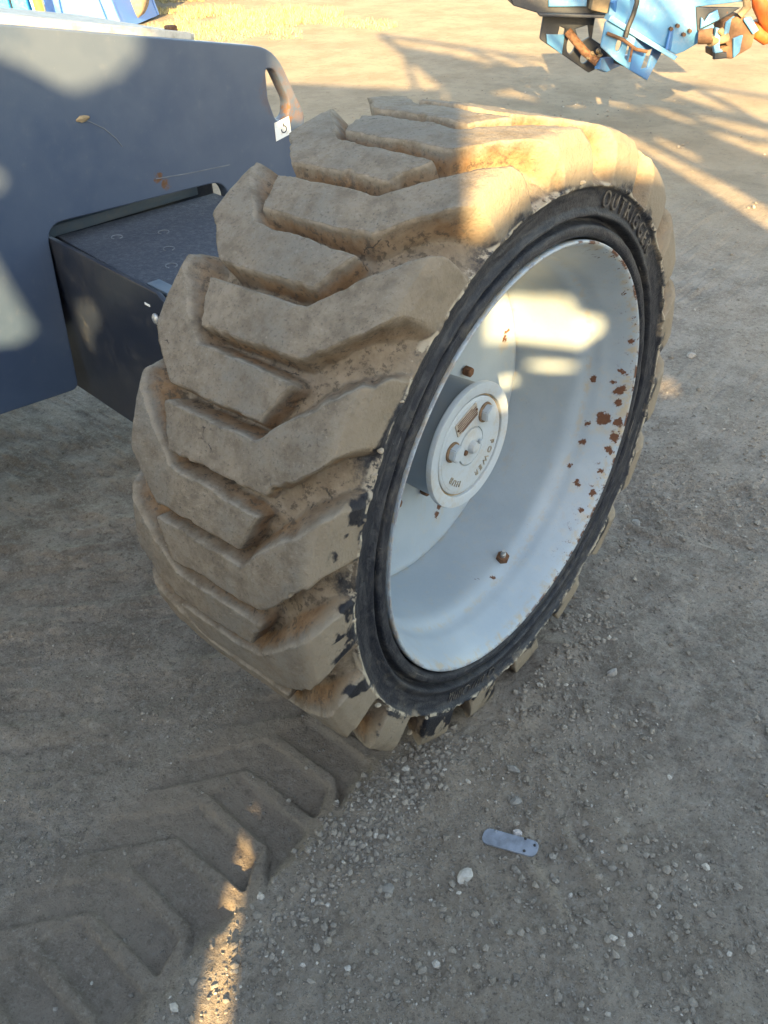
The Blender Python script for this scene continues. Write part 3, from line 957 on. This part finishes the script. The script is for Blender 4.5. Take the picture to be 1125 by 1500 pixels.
# ------------------------------------------------------------------ added unseen blocker behind the viewpoint: panels and bars shaped to cast the shade
EV = Vector((.8, .6, 0))
PM = Vector((SUN_AZ.x * -3.2, SUN_AZ.y * -3.2, Z0))
SM = frame(PM, EV, Vector((0, 0, 1)), EV.cross(Vector((0, 0, 1))))
blocker = link('shade_blocker', None, None, None, (PM.x, PM.y, 0))
tag(blocker, 'tall blue panels and bars added unseen behind the viewpoint to shade the yard', 'access platform')
MI = Matrix.Translation((-PM.x, -PM.y, 0))
MBLUE = paint('blocker_blue', (.07, .15, .28), .5, (.3, .27, .22), .35, .25)
def mplate(name, o, holes=(), th=.06, off=0.):
    return plate(name, o, holes, th, MBLUE, blocker, .004, MI @ SM @ Matrix.Translation((0, 0, off)))
hexa = rounded([(-1.05, 1.895), (-.90, 1.852, .02), (-.842, 1.812, .02), (-.775, 1.852, .03), (-.735, 1.90, .02), (-.722, 1.965, .02), (-1.05, 1.99)])
blobs = rounded([(-1.25, 1.575, .03), (-1.015, 1.58, .03), (-1.0, 1.48, .04), (-.978, 1.35, .04), (-1.005, 1.318, .03), (-1.25, 1.31, .02)])
blob2 = rounded([(-1.25, 1.70, .01), (-.965, 1.69, .02), (-.958, 1.655, .02), (-.975, 1.622, .01), (-1.25, 1.62, .01)])
boxl = rounded([(-.895, 1.418, .01), (-.835, 1.428, .02), (-.812, 1.40, .02), (-.828, 1.355, .015), (-.862, 1.335, .01), (-.876, 1.288, .01), (-.885, 1.30), (-.905, 1.36, .01)])
slit = rounded([(-.508, 1.80, .005), (-.46, 1.79, .005), (-.44, 1.96, .005), (-.510, 1.965, .005)])
floorslit = [(-.460, .28), (-.420, .28), (-.434, .49), (-.458, .57), (-.474, .50)]
# left blocker, its holes traced back from the sun patches
mplate('left_blocker', [(-2.6, -Z0 + .01), (-.117, -Z0 + .01), (-.114, 2.53), (-.45, 2.545), (-1.13, 2.64), (-2.6, 2.64)], [hexa, blobs, blob2, boxl, slit, floorslit])
# right blocker, cut out to let the wheel's sun patches through
sun_hole = rounded([(-.066, 1.40, .01), (.065, 1.408, .03), (.085, 1.372, .015), (.128, 1.368, .025), (.132, 1.325, .025), (.10, 1.292, .02), (-.066, 1.302, .01)])
sun_hole2 = ellipse(.058, 1.258, .055, .016, 20, .05)
sun_hole3 = ellipse(-.025, 1.222, .03, .02, 16)
sun_hole4 = rounded([(.474, 1.035), (.538, 1.035, .008), (.545, 1.068, .008), (.480, 1.076, .006)])
mplate('right_blocker', rounded([(-.135, -Z0 + .01), (2.2, -Z0 + .01), (2.2, 1.25), (1.32, 1.27, .05), (1.162, 1.527), (1.06, 1.70), (.90, 1.94, .03), (.80, 1.90, .05), (.62, 1.578, .04), (.20, 1.575), (.08, 1.582), (.01, 1.562), (-.04, 1.545), (-.10, 1.495), (-.135, 1.48)]), [sun_hole, sun_hole2, sun_hole3, sun_hole4], off=-.09)
# upper blocker, outlined for the dark band on the ground
mplate('upper_blocker', rounded([(-.10, 1.93), (.40, 1.93, .05), (.72, 2.12, .05), (.894, 2.07, .05), (1.16, 1.775), (1.26, 1.63, .05), (1.9, 1.36), (1.95, 1.56), (1.45, 1.93, .05), (1.18, 2.19, .05), (.9, 2.34, .05), (.62, 2.32), (.36, 2.42), (.06, 2.50), (-.10, 2.52)]), [rounded([(.44, 2.06), (.60, 2.12), (.55, 2.155)]), rounded([(1.0, 2.02), (1.14, 1.88), (1.16, 1.92), (1.03, 2.07)])])
mplate('top_blocker', rounded([(-.56, 3.16, .02), (-.12, 2.985, .02), (.08, 2.78, .03), (.36, 2.52, .02), (.05, 2.46), (-.06, 2.48), (-.22, 2.72, .03), (-.42, 2.98)]))  # added blocker for the wedge of shade on the yard
blocker_bars = [((-.68, 3.40), (-.42, 3.02)), ((-.68, 3.40), (-.05, 2.52)), ((-.68, 3.40), (.1, 3.08)), ((.1, 3.08), (1.9, 2.36)), ((-.1, 3.0), (.7, 2.26)), ((.05, 3.12), (.95, 2.22)), ((.3, 3.0), (1.3, 2.1)), ((-.45, 3.12), (1.6, 2.22)), ((.65, 2.86), (1.5, 2.05)), ((1.0, 2.72), (1.75, 2.0)), ((.9, 2.45), (2.1, 1.98)), ((1.1, 2.25), (2.1, 1.82)), ((-.2, 2.9), (.75, 2.42)), ((.62, 2.5), (.62, 2.1)), ((1.5, 2.5), (1.95, 1.5)), ((-.42, 3.02), (-.30, 2.55))]
for k, (a, b) in enumerate(blocker_bars):  # added bars that draw the lattice of shadows
    off = .05 + .03 * (k % 3)
    p = [MI @ SM @ Vector((a[0], a[1], off)), MI @ SM @ Vector((b[0], b[1], off))]
    tube('rail', p, (.022, .034, .028)[k % 3], MBLUE, blocker, 8)

# ------------------------------------------------------------------ boom head hanging in from the top right
K = 4.0 / 1232.66                            # metres per drawing unit of the boom head
ez = Vector((0, 0, 1))
fw = Vector((-0.6620, 0.7495, 0.0000))                  # the way the boom head's side sheets face away
rt = fw.cross(ez)
JB = Vector((-1.4608, 3.3018, 0.5027))
jib = link('lifting_boom', None, None, None, JB)
tag(jib, 'light blue steel boom head with slotted brackets and rusty joint hanging above the yard', 'boom head')
JBLUE = paint('jib_blue', (.055, .20, .37), .4, (.42, .36, .27), .30, .30, 7)
JBLUE2 = paint('jib_shaded_blue', (.03, .13, .34), .4, (.33, .30, .24), .25, .30, 9)  # deeper blue carries the shade of the faces turned right
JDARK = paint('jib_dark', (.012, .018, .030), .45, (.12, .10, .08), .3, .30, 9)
JTAN = flat('tan_block', (.19, .14, .085), .8, 0, .3, 14)
ORNG = flat('orange_hose', (.36, .075, .018), .6, 0, .3, 14)
RUSTL = flat('light_rust', (.115, .062, .036), .9, 0, .4, 14, .5)
# (px, py, q): picture-like offsets in metres, q metres away from the viewer
VSC = .885
def J(px, py, q=0.):
    return rt * ((px - 940) * K) + ez * (-(py - 60) * K * VSC) + fw * q
def jplate(name, pts, holes, q, th, mat, swing=0., bevel=.004):
    """plate whose outline is given in the picture-like units of J; swing turns it about its left edge so that it faces right"""
    cs, sn = math.cos(swing), math.sin(swing)
    px0 = min(p[0] for p in pts)
    ex = rt * cs + fw * sn
    to = frame(rt * (px0 - 940) * K + fw * q, ex, ez, ex.cross(ez))
    ce = cs - sn * .31                       # this side of the yard is seen at a slant
    conv = lambda L: [((a[0] - px0) * K / ce, -(a[1] - 60) * K * VSC, *(a[2:] if len(a) > 2 else ())) for a in L]
    o = rounded(conv(pts)) if any(len(a) > 2 for a in pts) else [c[:2] for c in conv(pts)]
    return plate(name, o, [[c[:2] for c in conv(h)] for h in holes], th, mat, jib, bevel, to)
# main box section: side sheet, end sheet and bottom flange
jplate('box_section', [(888, -90), (1100, -90), (1100, 8, .01), (1012, 14), (1044, 44, .01), (1024, 66, .01), (1004, 78), (992, 82, .01), (886, 20)], [], .07, .16, JBLUE)
flange = [(884, 17), (988, 80), (984, 86), (880, 24)]
jplate('bottom_flange', flange, [], .03, .24, JBLUE)
jplate('side_gusset', [(976, 44, .01), (1006, 38, .01), (1008, 72, .01), (986, 79), (974, 72)], [], -.04, .014, JBLUE2, .9)
for px, py in ((978, 43), (987, 39), (998, 52), (1006, 47)):
    bm = bmesh.new(); tube_bm(bm, [J(px, py, -.012), J(px, py, -.034)], .009, 6)
    link('flange_bolt', from_bm(bm, 'flange_bolt', 30), RUSTL, jib)
# front bracket plate, folded: cyan web, and a flank whose shade is put into its blue
jplate('bracket_plate', [(878, 27, .01), (875, 62, .02), (900, 84), (921, 98), (925, 49), (884, 22)],
       [ellipse(901, 60, 4, 10, 16, .15), rounded([(914, 62), (918, 60), (916, 84), (912, 80)])], -.06, .02, JBLUE)
jplate('bracket_flank', [(922, 48), (921, 98), (949, 121, .006), (968, 76, .006), (952, 66)], [rounded([(943, 74, .3), (952, 74, .3), (947, 101, .3), (937, 101, .3)])], -.062, .014, JBLUE2, .62)
# rear bracket plate, its shade put into the dark paint
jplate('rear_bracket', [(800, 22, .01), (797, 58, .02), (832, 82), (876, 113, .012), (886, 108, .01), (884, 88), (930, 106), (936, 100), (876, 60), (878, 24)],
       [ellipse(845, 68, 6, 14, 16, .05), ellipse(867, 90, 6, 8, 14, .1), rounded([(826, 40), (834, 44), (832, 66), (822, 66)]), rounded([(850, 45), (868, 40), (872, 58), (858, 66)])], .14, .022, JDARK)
jplate('rear_web', [(806, 50), (834, 52), (832, 82), (808, 64)], [], .122, .008, JBLUE)
jplate('cross_web', [(880, 84), (930, 100), (926, 108), (890, 110), (880, 100)], [], .02, .03, JBLUE2, .9)
# left arm stub
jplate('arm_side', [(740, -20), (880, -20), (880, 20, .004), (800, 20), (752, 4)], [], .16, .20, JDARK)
jplate('arm_panel', [(800, -20), (857, -20), (857, 9), (802, 7)], [], .05, .012, JBLUE)
jplate('end_block', [(862, -10), (888, -10), (884, 18, .004), (860, 12, .004)], [], .03, .08, JTAN)
jplate('end_cap', [(886, 2), (904, -6), (906, 10), (893, 22)], [], -.03, .02, JBLUE2, .8)
jplate('cover_strip', [(784, 13), (884, 20), (884, 25), (788, 18)], [], .02, .05, JDARK)
tube('pivot_rod', [J(881, 42, -.08), J(905, 52, -.095), J(924, 66, -.095), J(942, 71, -.085)], .008, RUSTL, jib, 8)
tube('pivot_pin', [J(836, 46, .1), J(862, 76, .06), J(880, 90, .02)], .020, RUST, jib, 12)
for px, py, s in ((872, 78, .020), (880, 74, .018), (866, 84, .014), (884, 80, .016)):
    crumb('mud_lump', J(px, py, .03), s, JTAN, jib, .7, px)
tube('black_hose', [J(914, -30, -.09), J(917, 0, -.10), J(914, 16, -.10), J(909, 34, -.10), J(907, 48, -.10)], .012, BLACKR, jib, 8)
tube('chain', [J(919, 62, -.1), J(918, 74, -.1), J(917, 84, -.1)], .006, RUST, jib, 6)
# rusty joint on the right
jplate('joint_plate', [(1010, 14), (1075, 18), (1046, 36), (1018, 50, .01)], [], .0, .03, JDARK)
jplate('joint_fin', [(1018, 26, .01), (1024, 34), (1029, 24, .01), (1040, 18), (1046, 32, .01), (1020, 44)], [], -.03, .014, JBLUE)
bm = bmesh.new()
tube_bm(bm, [J(1018, 56, -.04), J(1036, 54, -.06)], [.030, .034], 16)
link('joint_drum', from_bm(bm, 'joint_drum', 40), RUSTL, jib)
jplate('clevis', [(1040, 42, .01), (1046, 44), (1050, 72), (1058, 78, .01), (1044, 80, .01), (1039, 66)], [], -.05, .03, JBLUE)
tube('clevis_pin', [J(1034, 62, -.06), J(1062, 60, -.02)], .022, JTAN, jib, 12)
crumb('grease_knob', J(1047, 48, -.07), .018, JTAN, jib, .9, 3)
jplate('joint_block', [(1054, 36, .02), (1080, 28, .02), (1104, 52, .02), (1102, 76, .02), (1076, 92, .02), (1048, 88, .01), (1046, 78), (1066, 72), (1052, 58)], [], .04, .12, RUSTL)
jplate('joint_face', [(1056, 36), (1066, 30), (1070, 56), (1056, 60)], [], -.035, .012, JBLUE, .7)
jplate('joint_flap', [(1070, 60, .005), (1084, 56, .005), (1088, 78), (1076, 90, .004)], [], -.035, .012, JBLUE, .4)
jplate('lower_clip', [(1046, 80), (1064, 80), (1066, 89), (1047, 90)], [], -.03, .03, JDARK)
jplate('joint_crest', [(1078, 32, .01), (1090, 30, .01), (1106, 50), (1098, 56)], [], -.03, .014, JBLUE)
tube('orange_hose', [J(1092, -8, -.03), J(1098, 12, -.04), J(1110, 28, -.03), J(1122, 42, 0), J(1138, 60, .03)], [.028, .034, .036, .034, .03], ORNG, jib, 14)
tube('orange_hose', [J(1108, 38, .02), J(1112, 56, .02), J(1124, 64, .02), J(1150, 58, .03)], [.026, .034, .034, .03], ORNG, jib, 12)
tube('fitting', [J(1078, 4, -.03), J(1082, 16, -.035), J(1074, 28, -.03)], [.016, .020, .016], JTAN, jib, 10)
jplate('far_panel', [(1104, -60), (1170, -60), (1170, 20), (1110, 12)], [], .14, .03, JBLUE)
# boom that carries it, running up and away out of the picture
tube('boom_tube', [J(1000, -60, .08), J(1060, -260, .5)], .13, JBLUE, jib, 4)

# ------------------------------------------------------------------ dumpster and bin beyond the chassis
DBLUE = paint('dumpster_blue', (.05, .17, .50), .45, (.35, .31, .25), .25, .22, 4)
CYAN = paint('bin_cyan', (.01, .33, .66), .45, (.35, .31, .25), .25, .30, 4)
DGREY = flat('weathered_post', (.25, .24, .22), .8, 0, .3, 12)
YEL = flat('yellow_paint', (.52, .36, .05), .7, 0, .4, 12)
pD = Vector((-7.6560, 4.2854, 0.0000))
drt = Vector((.86, .51, 0)).normalized(); dfw = Vector((-drt.y, drt.x, 0))
dump = link('dumpster', None, None, None, pD); dump.rotation_euler = (0, 0, math.atan2(drt.y, drt.x))
tag(dump, 'deep blue dumpster with white lettering, sloped end panel, behind the navy chassis', 'dumpster')
PX = Matrix(((1, 0, 0, 0), (0, 0, 1, 0), (0, 1, 0, 0), (0, 0, 0, 1)))      # (u, v, w) -> (u, w, v)
plate('front_panel', [(-.40, .015), (.40, .015), (.13, 1.15), (-.40, 1.15)], [], .05, DBLUE, dump, .006, PX)
plate('back_panel', [(-.40, .02), (.40, .02), (.13, 1.15), (-.40, 1.15)], [], .05, DBLUE, dump, .006, Matrix.Translation((0, .9, 0)) @ PX)
bm = bmesh.new()
v = [bm.verts.new(q) for q in ((.395, .027, .016), (.395, .873, .016), (.126, .873, 1.15), (.126, .027, 1.15), (.355, .027, .016), (.355, .873, .016), (.086, .873, 1.15), (.086, .027, 1.15))]
for f in ((0, 1, 2, 3), (7, 6, 5, 4), (0, 4, 5, 1), (3, 2, 6, 7), (1, 5, 6, 2), (0, 3, 7, 4)):
    bm.faces.new([v[k] for k in f])
link('end_panel', from_bm(bm, 'end_panel'), DBLUE, dump)
box('end_panel', (-.375, .45, .585), (.04, .844, 1.13), DBLUE, dump, .004)
box('floor_panel', (-.01, .45, .04), (.70, .84, .04), DBLUE, dump, .003)
for uu in (-.20, .18):
    box('stiffener', (uu - (0 if uu < 0 else .045), -.045, .55), (.055, .04, 1.0), DBLUE, dump, .006, None if uu < 0 else Matrix.Rotation(-.23, 4, 'Y'))
WHITE = flat('white_print', (.78, .78, .76), .6, 0, .1, 20)
def ptext(body, size, u, v, parent, n=-.0295, spacing=1., mat=WHITE):
    me = text_mesh(body, size, .002, .0, spacing)
    me.transform(Matrix.Translation((u, n, v)) @ Matrix.Rotation(math.pi / 2, 4, 'X') @ Matrix.Scale(1.25, 4, (0, 1, 0)))
    return link('lettering', me, mat, parent)
ptext('REPUBLIC', .036, -.01, .255, dump)
ptext('SERVICES', .028, -.01, .205, dump)
ptext('704-4777', .034, -.01, .085, dump)
# bright blue bin further left
pB = Vector((-8.0874, 3.8077, 0.0000))
bn = link('waste_bin', None, None, None, pB); bn.rotation_euler = dump.rotation_euler
tag(bn, 'bright cyan blue steel bin with rusty scrape, left of the blue dumpster', 'bin')
plate('front_panel', [(-.9, .015), (.02, .015), (-.02, 1.1), (-.9, 1.1)], [], .04, CYAN, bn, .005, PX)
plate('corner_panel', [(.055, .015), (.21, .015), (.15, 1.1), (.02, 1.1)], [], .04, CYAN, bn, .005, PX)
box('corner_gap', (.035, .03, .55), (.06, .03, 1.08), JDARK, bn, .002)
box('bin_body', (-.35, .45, .56), (1.08, .78, 1.08), CYAN, bn, .01)
crumb('rust_scrape', (.11, -.021, .16), .07, RUSTL, bn, .9, 5).scale = (1, .05, 1)
bnp = Vector((-7.7488, 3.9308, 0.0000))
post = link('bin_post', None, None, None, bnp)
tag(post, 'short grey post with flaking yellow paint between the cyan bin and blue dumpster', 'post')
tube('post_shaft', [(0, 0, 0), (-.03, 0, .9)], .045, DGREY, post, 12)
tube('yellow_band', [(-.004, -.01, .1), (-.010, -.01, .32)], .047, YEL, post, 12)
tube('brace', [(-.10, -.05, .50), (.03, -.06, .03)], .012, WHITE, post, 6)

# vehicle on the far side of the dumpster: only its dusty wheel and bumper reach into the picture
pV = Vector((-7.5998, 4.8455, 0.0000))
veh = link('parked_trailer', None, None, None, pV); veh.rotation_euler = (0, 0, math.atan2(drt.y, drt.x) + .3)
tag(veh, 'parked trailer beyond the blue dumpster, only its dusty brown wheel in view', 'trailer')
TANR = flat('dusty_tyre', (.22, .165, .115), .9, 0, .3, 20)
V1, F1 = lathe_x([(-.09, .02), (-.09, .14), (-.10, .16), (-.10, .25), (-.085, .285), (.085, .285), (.10, .25), (.10, .16), (.09, .14), (.09, .02)], 40)
o = link('tyre', mesh_np('tyre', V1, F1), TANR, veh, (-.12, .05, .285), (0, 0, math.pi / 2 - .2))
V1, F1 = lathe_x([(.085, .0), (.085, .05), (.07, .06), (.07, .13), (.095, .15)], 32)
link('wheel_rim', mesh_np('wheel_rim', V1, F1), DGREY, veh, (-.12, .05, .285), (0, 0, -math.pi / 2 - .2))
box('trailer_bed', (-.2, .9, .75), (1.4, 2.2, .12), JDARK, veh, .01)
box('axle', (-.2, .6, .285), (.9, .08, .08), JDARK, veh, .01)
box('mudguard', (-.12, .05, .62), (.5, .3, .03), JDARK, veh, .01)

# ------------------------------------------------------------------ dry grass, as tufts of blades
def grass():
    t = NT('dry_grass')
    rnd = t.n('ShaderNodeNewGeometry').outputs['Random Per Island']
    gm = t.done(t.mix(rnd, (.42, .36, .20), (.30, .27, .13)), .9, spec=.1)
    V, F = [], []
    def patch(cx, cy, rx, ry, n, h, rot=0.):
        aa = rng.uniform(0, 2 * np.pi, n); rr = np.sqrt(rng.uniform(0, 1, n))
        uu, vv = rr * rx * np.cos(aa), rr * ry * np.sin(aa)
        xx = cx + uu * math.cos(rot) - vv * math.sin(rot); yy = cy + uu * math.sin(rot) + vv * math.cos(rot)
        ok = vnoise(xx * 3.1, yy * 3.1, None, 5) > -.25
        xx, yy = xx[ok], yy[ok]
        for x, y, z in zip(xx, yy, ground_h(xx, yy)):
            b = rng.uniform(0, 6.28); hh = h * rng.uniform(.4, 1.2); wd = .005
            lx, ly = rng.normal(0, hh * .5), rng.normal(0, hh * .5)
            i = len(V)
            V.extend([(x - wd * math.cos(b), y - wd * math.sin(b), z), (x + wd * math.cos(b), y + wd * math.sin(b), z), (x + lx, y + ly, z + hh)])
            F.append((i, i + 1, i + 2))
    patch(-7.4, 5.2, 1.7, .8, 9000, .05, .62)
    patch(-6.4, 5.0, 1.6, .6, 3500, .035, .62)
    patch(-9.3, 13.2, 6.5, 1.1, 7000, .10, .38)
    patch(-8.9, 6.4, 1.5, .6, 3000, .06, .62)
    me = mesh_np('dry_grass', V, F, False)
    tag(link('dry_grass', me, gm), 'sparse yellow dry grass at the edge of the yard', kind='stuff')
grass()

# ------------------------------------------------------------------ gravel and single stones
STM = make_stone(((.14, .122, .104), (.255, .228, .196), (.40, .37, .33)))
def ico(sub):
    bm = bmesh.new(); bmesh.ops.create_icosphere(bm, subdivisions=sub, radius=1)
    V = np.array([v.co[:] for v in bm.verts]); F = np.array([[v.index for v in f.verts] for f in bm.faces]); bm.free()
    return V, F
def gravel():
    shapes = []
    for k in range(12):
        V, F = ico(1 if k < 7 else 2)
        V = V.copy()
        for _ in range(7):
            a = rng.normal(size=3); a /= np.linalg.norm(a); c = rng.uniform(.4, .8)
            d = V @ a; V = V - np.where(d > c, d - c, 0)[:, None] * a
        V *= np.array([1, rng.uniform(.6, .95), rng.uniform(.45, .75)])
        shapes.append((V, F))
    pts = []
    def scatter(n, xr, yr, smin, smax, keep):
        x = rng.uniform(*xr, n); y = rng.uniform(*yr, n)
        s = smin + (smax - smin) * rng.uniform(0, 1, n) ** 3.2
        ok = rng.uniform(0, 1, n) < keep(x, y)
        inwheel = (x > -.37) & (x < .015) & (np.abs(y) < .16)
        ok &= ~inwheel
        pts.append(np.stack([x, y, s], 1)[ok])
    clump = lambda x, y: sstep(-.15, .55, fbm(x * 5, y * 5, None, 201, 3))
    notrack = lambda x, y: 1 - .88 * ((x > -.36) & (x < -.075) & (y < -.1))
    scatter(70000, (-.9, .75), (-1.15, .9), .0012, .0036, lambda x, y: (.25 + .75 * clump(x, y)) * notrack(x, y))
    scatter(20000, (-.9, .75), (-1.15, 1.2), .002, .0065, lambda x, y: (.08 + .8 * clump(x, y)) * notrack(x, y) * (x > -.5))
    # loose stones thrown up beside the track and beside the wheel
    scatter(9500, (-.09, .16), (-1.0, .25), .0022, .0095, lambda x, y: np.exp(-((x + .03 - .07 * sstep(-.25, .2, y) - .10 * np.clip(-y - .55, 0, 9)) / .05) ** 2) * (.35 + .65 * clump(x, y)))
    scatter(9000, (-.05, .6), (-.75, .8), .003, .0100, lambda x, y: .06 + .55 * clump(x + 3, y) ** 2)
    scatter(5000, (-3.5, 1.2), (.5, 4.5), .003, .012, lambda x, y: .15 + .5 * clump(x * .5, y * .5))
    scatter(1500, (-1.7, -.45), (-1.0, .1), .002, .006, lambda x, y: .15 + .6 * clump(x, y))
    P = np.concatenate(pts)
    gh = ground_h(P[:, 0], P[:, 1])
    Vs, Fs, off = [], [], 0
    small = P[:, 2] < .0045
    for k, (V, F) in enumerate(shapes):
        idx = np.where((rng.integers(0, 12, len(P)) == k) if False else (np.arange(len(P)) % 12 == k))[0]
        big = k >= 7
        if big:
            V, F = ico(1)
            V = V * np.array([1, .8, .6])
            for _ in range(6):
                a = rng.normal(size=3); a /= np.linalg.norm(a); d = V @ a; V = V - np.where(d > .55, d - .55, 0)[:, None] * a
        n = len(idx)
        an = rng.uniform(0, 2 * np.pi, n); c, s = np.cos(an), np.sin(an)
        tl = rng.normal(0, .3, n)
        S = P[idx, 2][:, None]
        vx, vy, vz = V[:, 0][None] * S, V[:, 1][None] * S, V[:, 2][None] * S
        vz2 = vz * np.cos(tl)[:, None] + vx * np.sin(tl)[:, None]; vx2 = vx * np.cos(tl)[:, None] - vz * np.sin(tl)[:, None]
        wx = vx2 * c[:, None] - vy * s[:, None] + P[idx, 0][:, None]
        wy = vx2 * s[:, None] + vy * c[:, None] + P[idx, 1][:, None]
        wz = vz2 + gh[idx][:, None] + S * .18
        Vs.append(np.stack([wx, wy, wz], -1).reshape(-1, 3))
        Fs.append((F[None] + (np.arange(n) * len(V))[:, None, None] + off).reshape(-1, 3))
        off += n * len(V)
    me = mesh_np('gravel', np.concatenate(Vs), np.concatenate(Fs), False)
    tag(link('gravel', me, STM), 'loose grey gravel strewn over the dirt', kind='stuff')
    return len(P)
gravel()

def stone(label, x, y, s, col, flat_=.55, seed=1, name='stone', up=.35):
    mt = flat(name + '_rock', col, .9, 0, .2, 90, .4)
    o = crumb(name, (x, y, gz(x, y) + s * flat_ * up), s, mt, None, flat_, seed)
    return tag(o, label, 'stone')
GRP = None
stone('pale angular stone lying just in front of the grey metal strip', .151, -.372, .0165, (.40, .375, .34), .5, 12)
stone('grey stone alone on bare dirt right of the wheel bottom', .133, .131, .0145, (.24, .225, .21), .6, 4)
stone('rounded dark grey pebble directly behind the grey metal strip', .139, -.215, .011, (.20, .19, .175), .6, 9)
stone('flat brownish stone left of the pale angular stone', .07, -.465, .012, (.19, .175, .155), .45, 15)
stone('small pale stone far out on the shaded yard, right of the tyre top', -.28, 1.418, .018, (.25, .23, .21), .6, 21)
stone('half buried grey stone close to the right lower edge of the tyre', -.043, .582, .016, (.22, .21, .195), .55, 23)
stone('upright grey pebble between the wheel and the grey metal strip', .104, -.168, .012, (.19, .18, .168), .7, 27)
stone('whitish pebble tucked against the back edge of the grey metal strip', .172, -.262, .0085, (.42, .385, .37), .6, 31)

# flat oblong metal strip on the ground
SLATE = flat('blue_grey_metal', (.20, .225, .27), .55, .25, .25, 45, .3)
px0, px1 = Vector((.130, -.300)), Vector((.216, -.266))
cxy = (px0 + px1) / 2; dx = (px1 - px0); Ls = dx.length
strip = link('metal_strip', None, None, None, (cxy.x, cxy.y, gz(cxy.x, cxy.y) + .0075), (math.radians(2.5), math.radians(-2), math.atan2(dx.y, dx.x)))
tag(strip, 'flat blue-grey oblong metal strip with rounded ends lying on the gravel', 'metal strip')
plate('strip_body', rounded([(-Ls / 2, -.013, .012), (Ls / 2 - .004, -.0155, .013), (Ls / 2, .012, .012), (-Ls / 2 + .003, .0145, .013)], 8), [], .005, SLATE, strip, .001)
for u, v_ in ((.038, .004), (.024, -.0095), (-.026, .011), (.022, .011)):
    bm = bmesh.new(); bmesh.ops.create_uvsphere(bm, u_segments=10, v_segments=6, radius=.0024)
    link('rivet', from_bm(bm, 'rivet', 60), INK if u > 0 else SLATE, strip, (u, v_, .0024))
# dry twig
tw = tube('twig', [(.455, .045, gz(.455, .045) + .004), (.468, .05, gz(.468, .05) + .006), (.482, .06, gz(.482, .06) + .004)], [.0025, .002, .0012], flat('twig_bark', (.19, .15, .10), .9), None, 6)
tag(tw, 'short dry brown twig lying on the dirt at the right', 'twig')
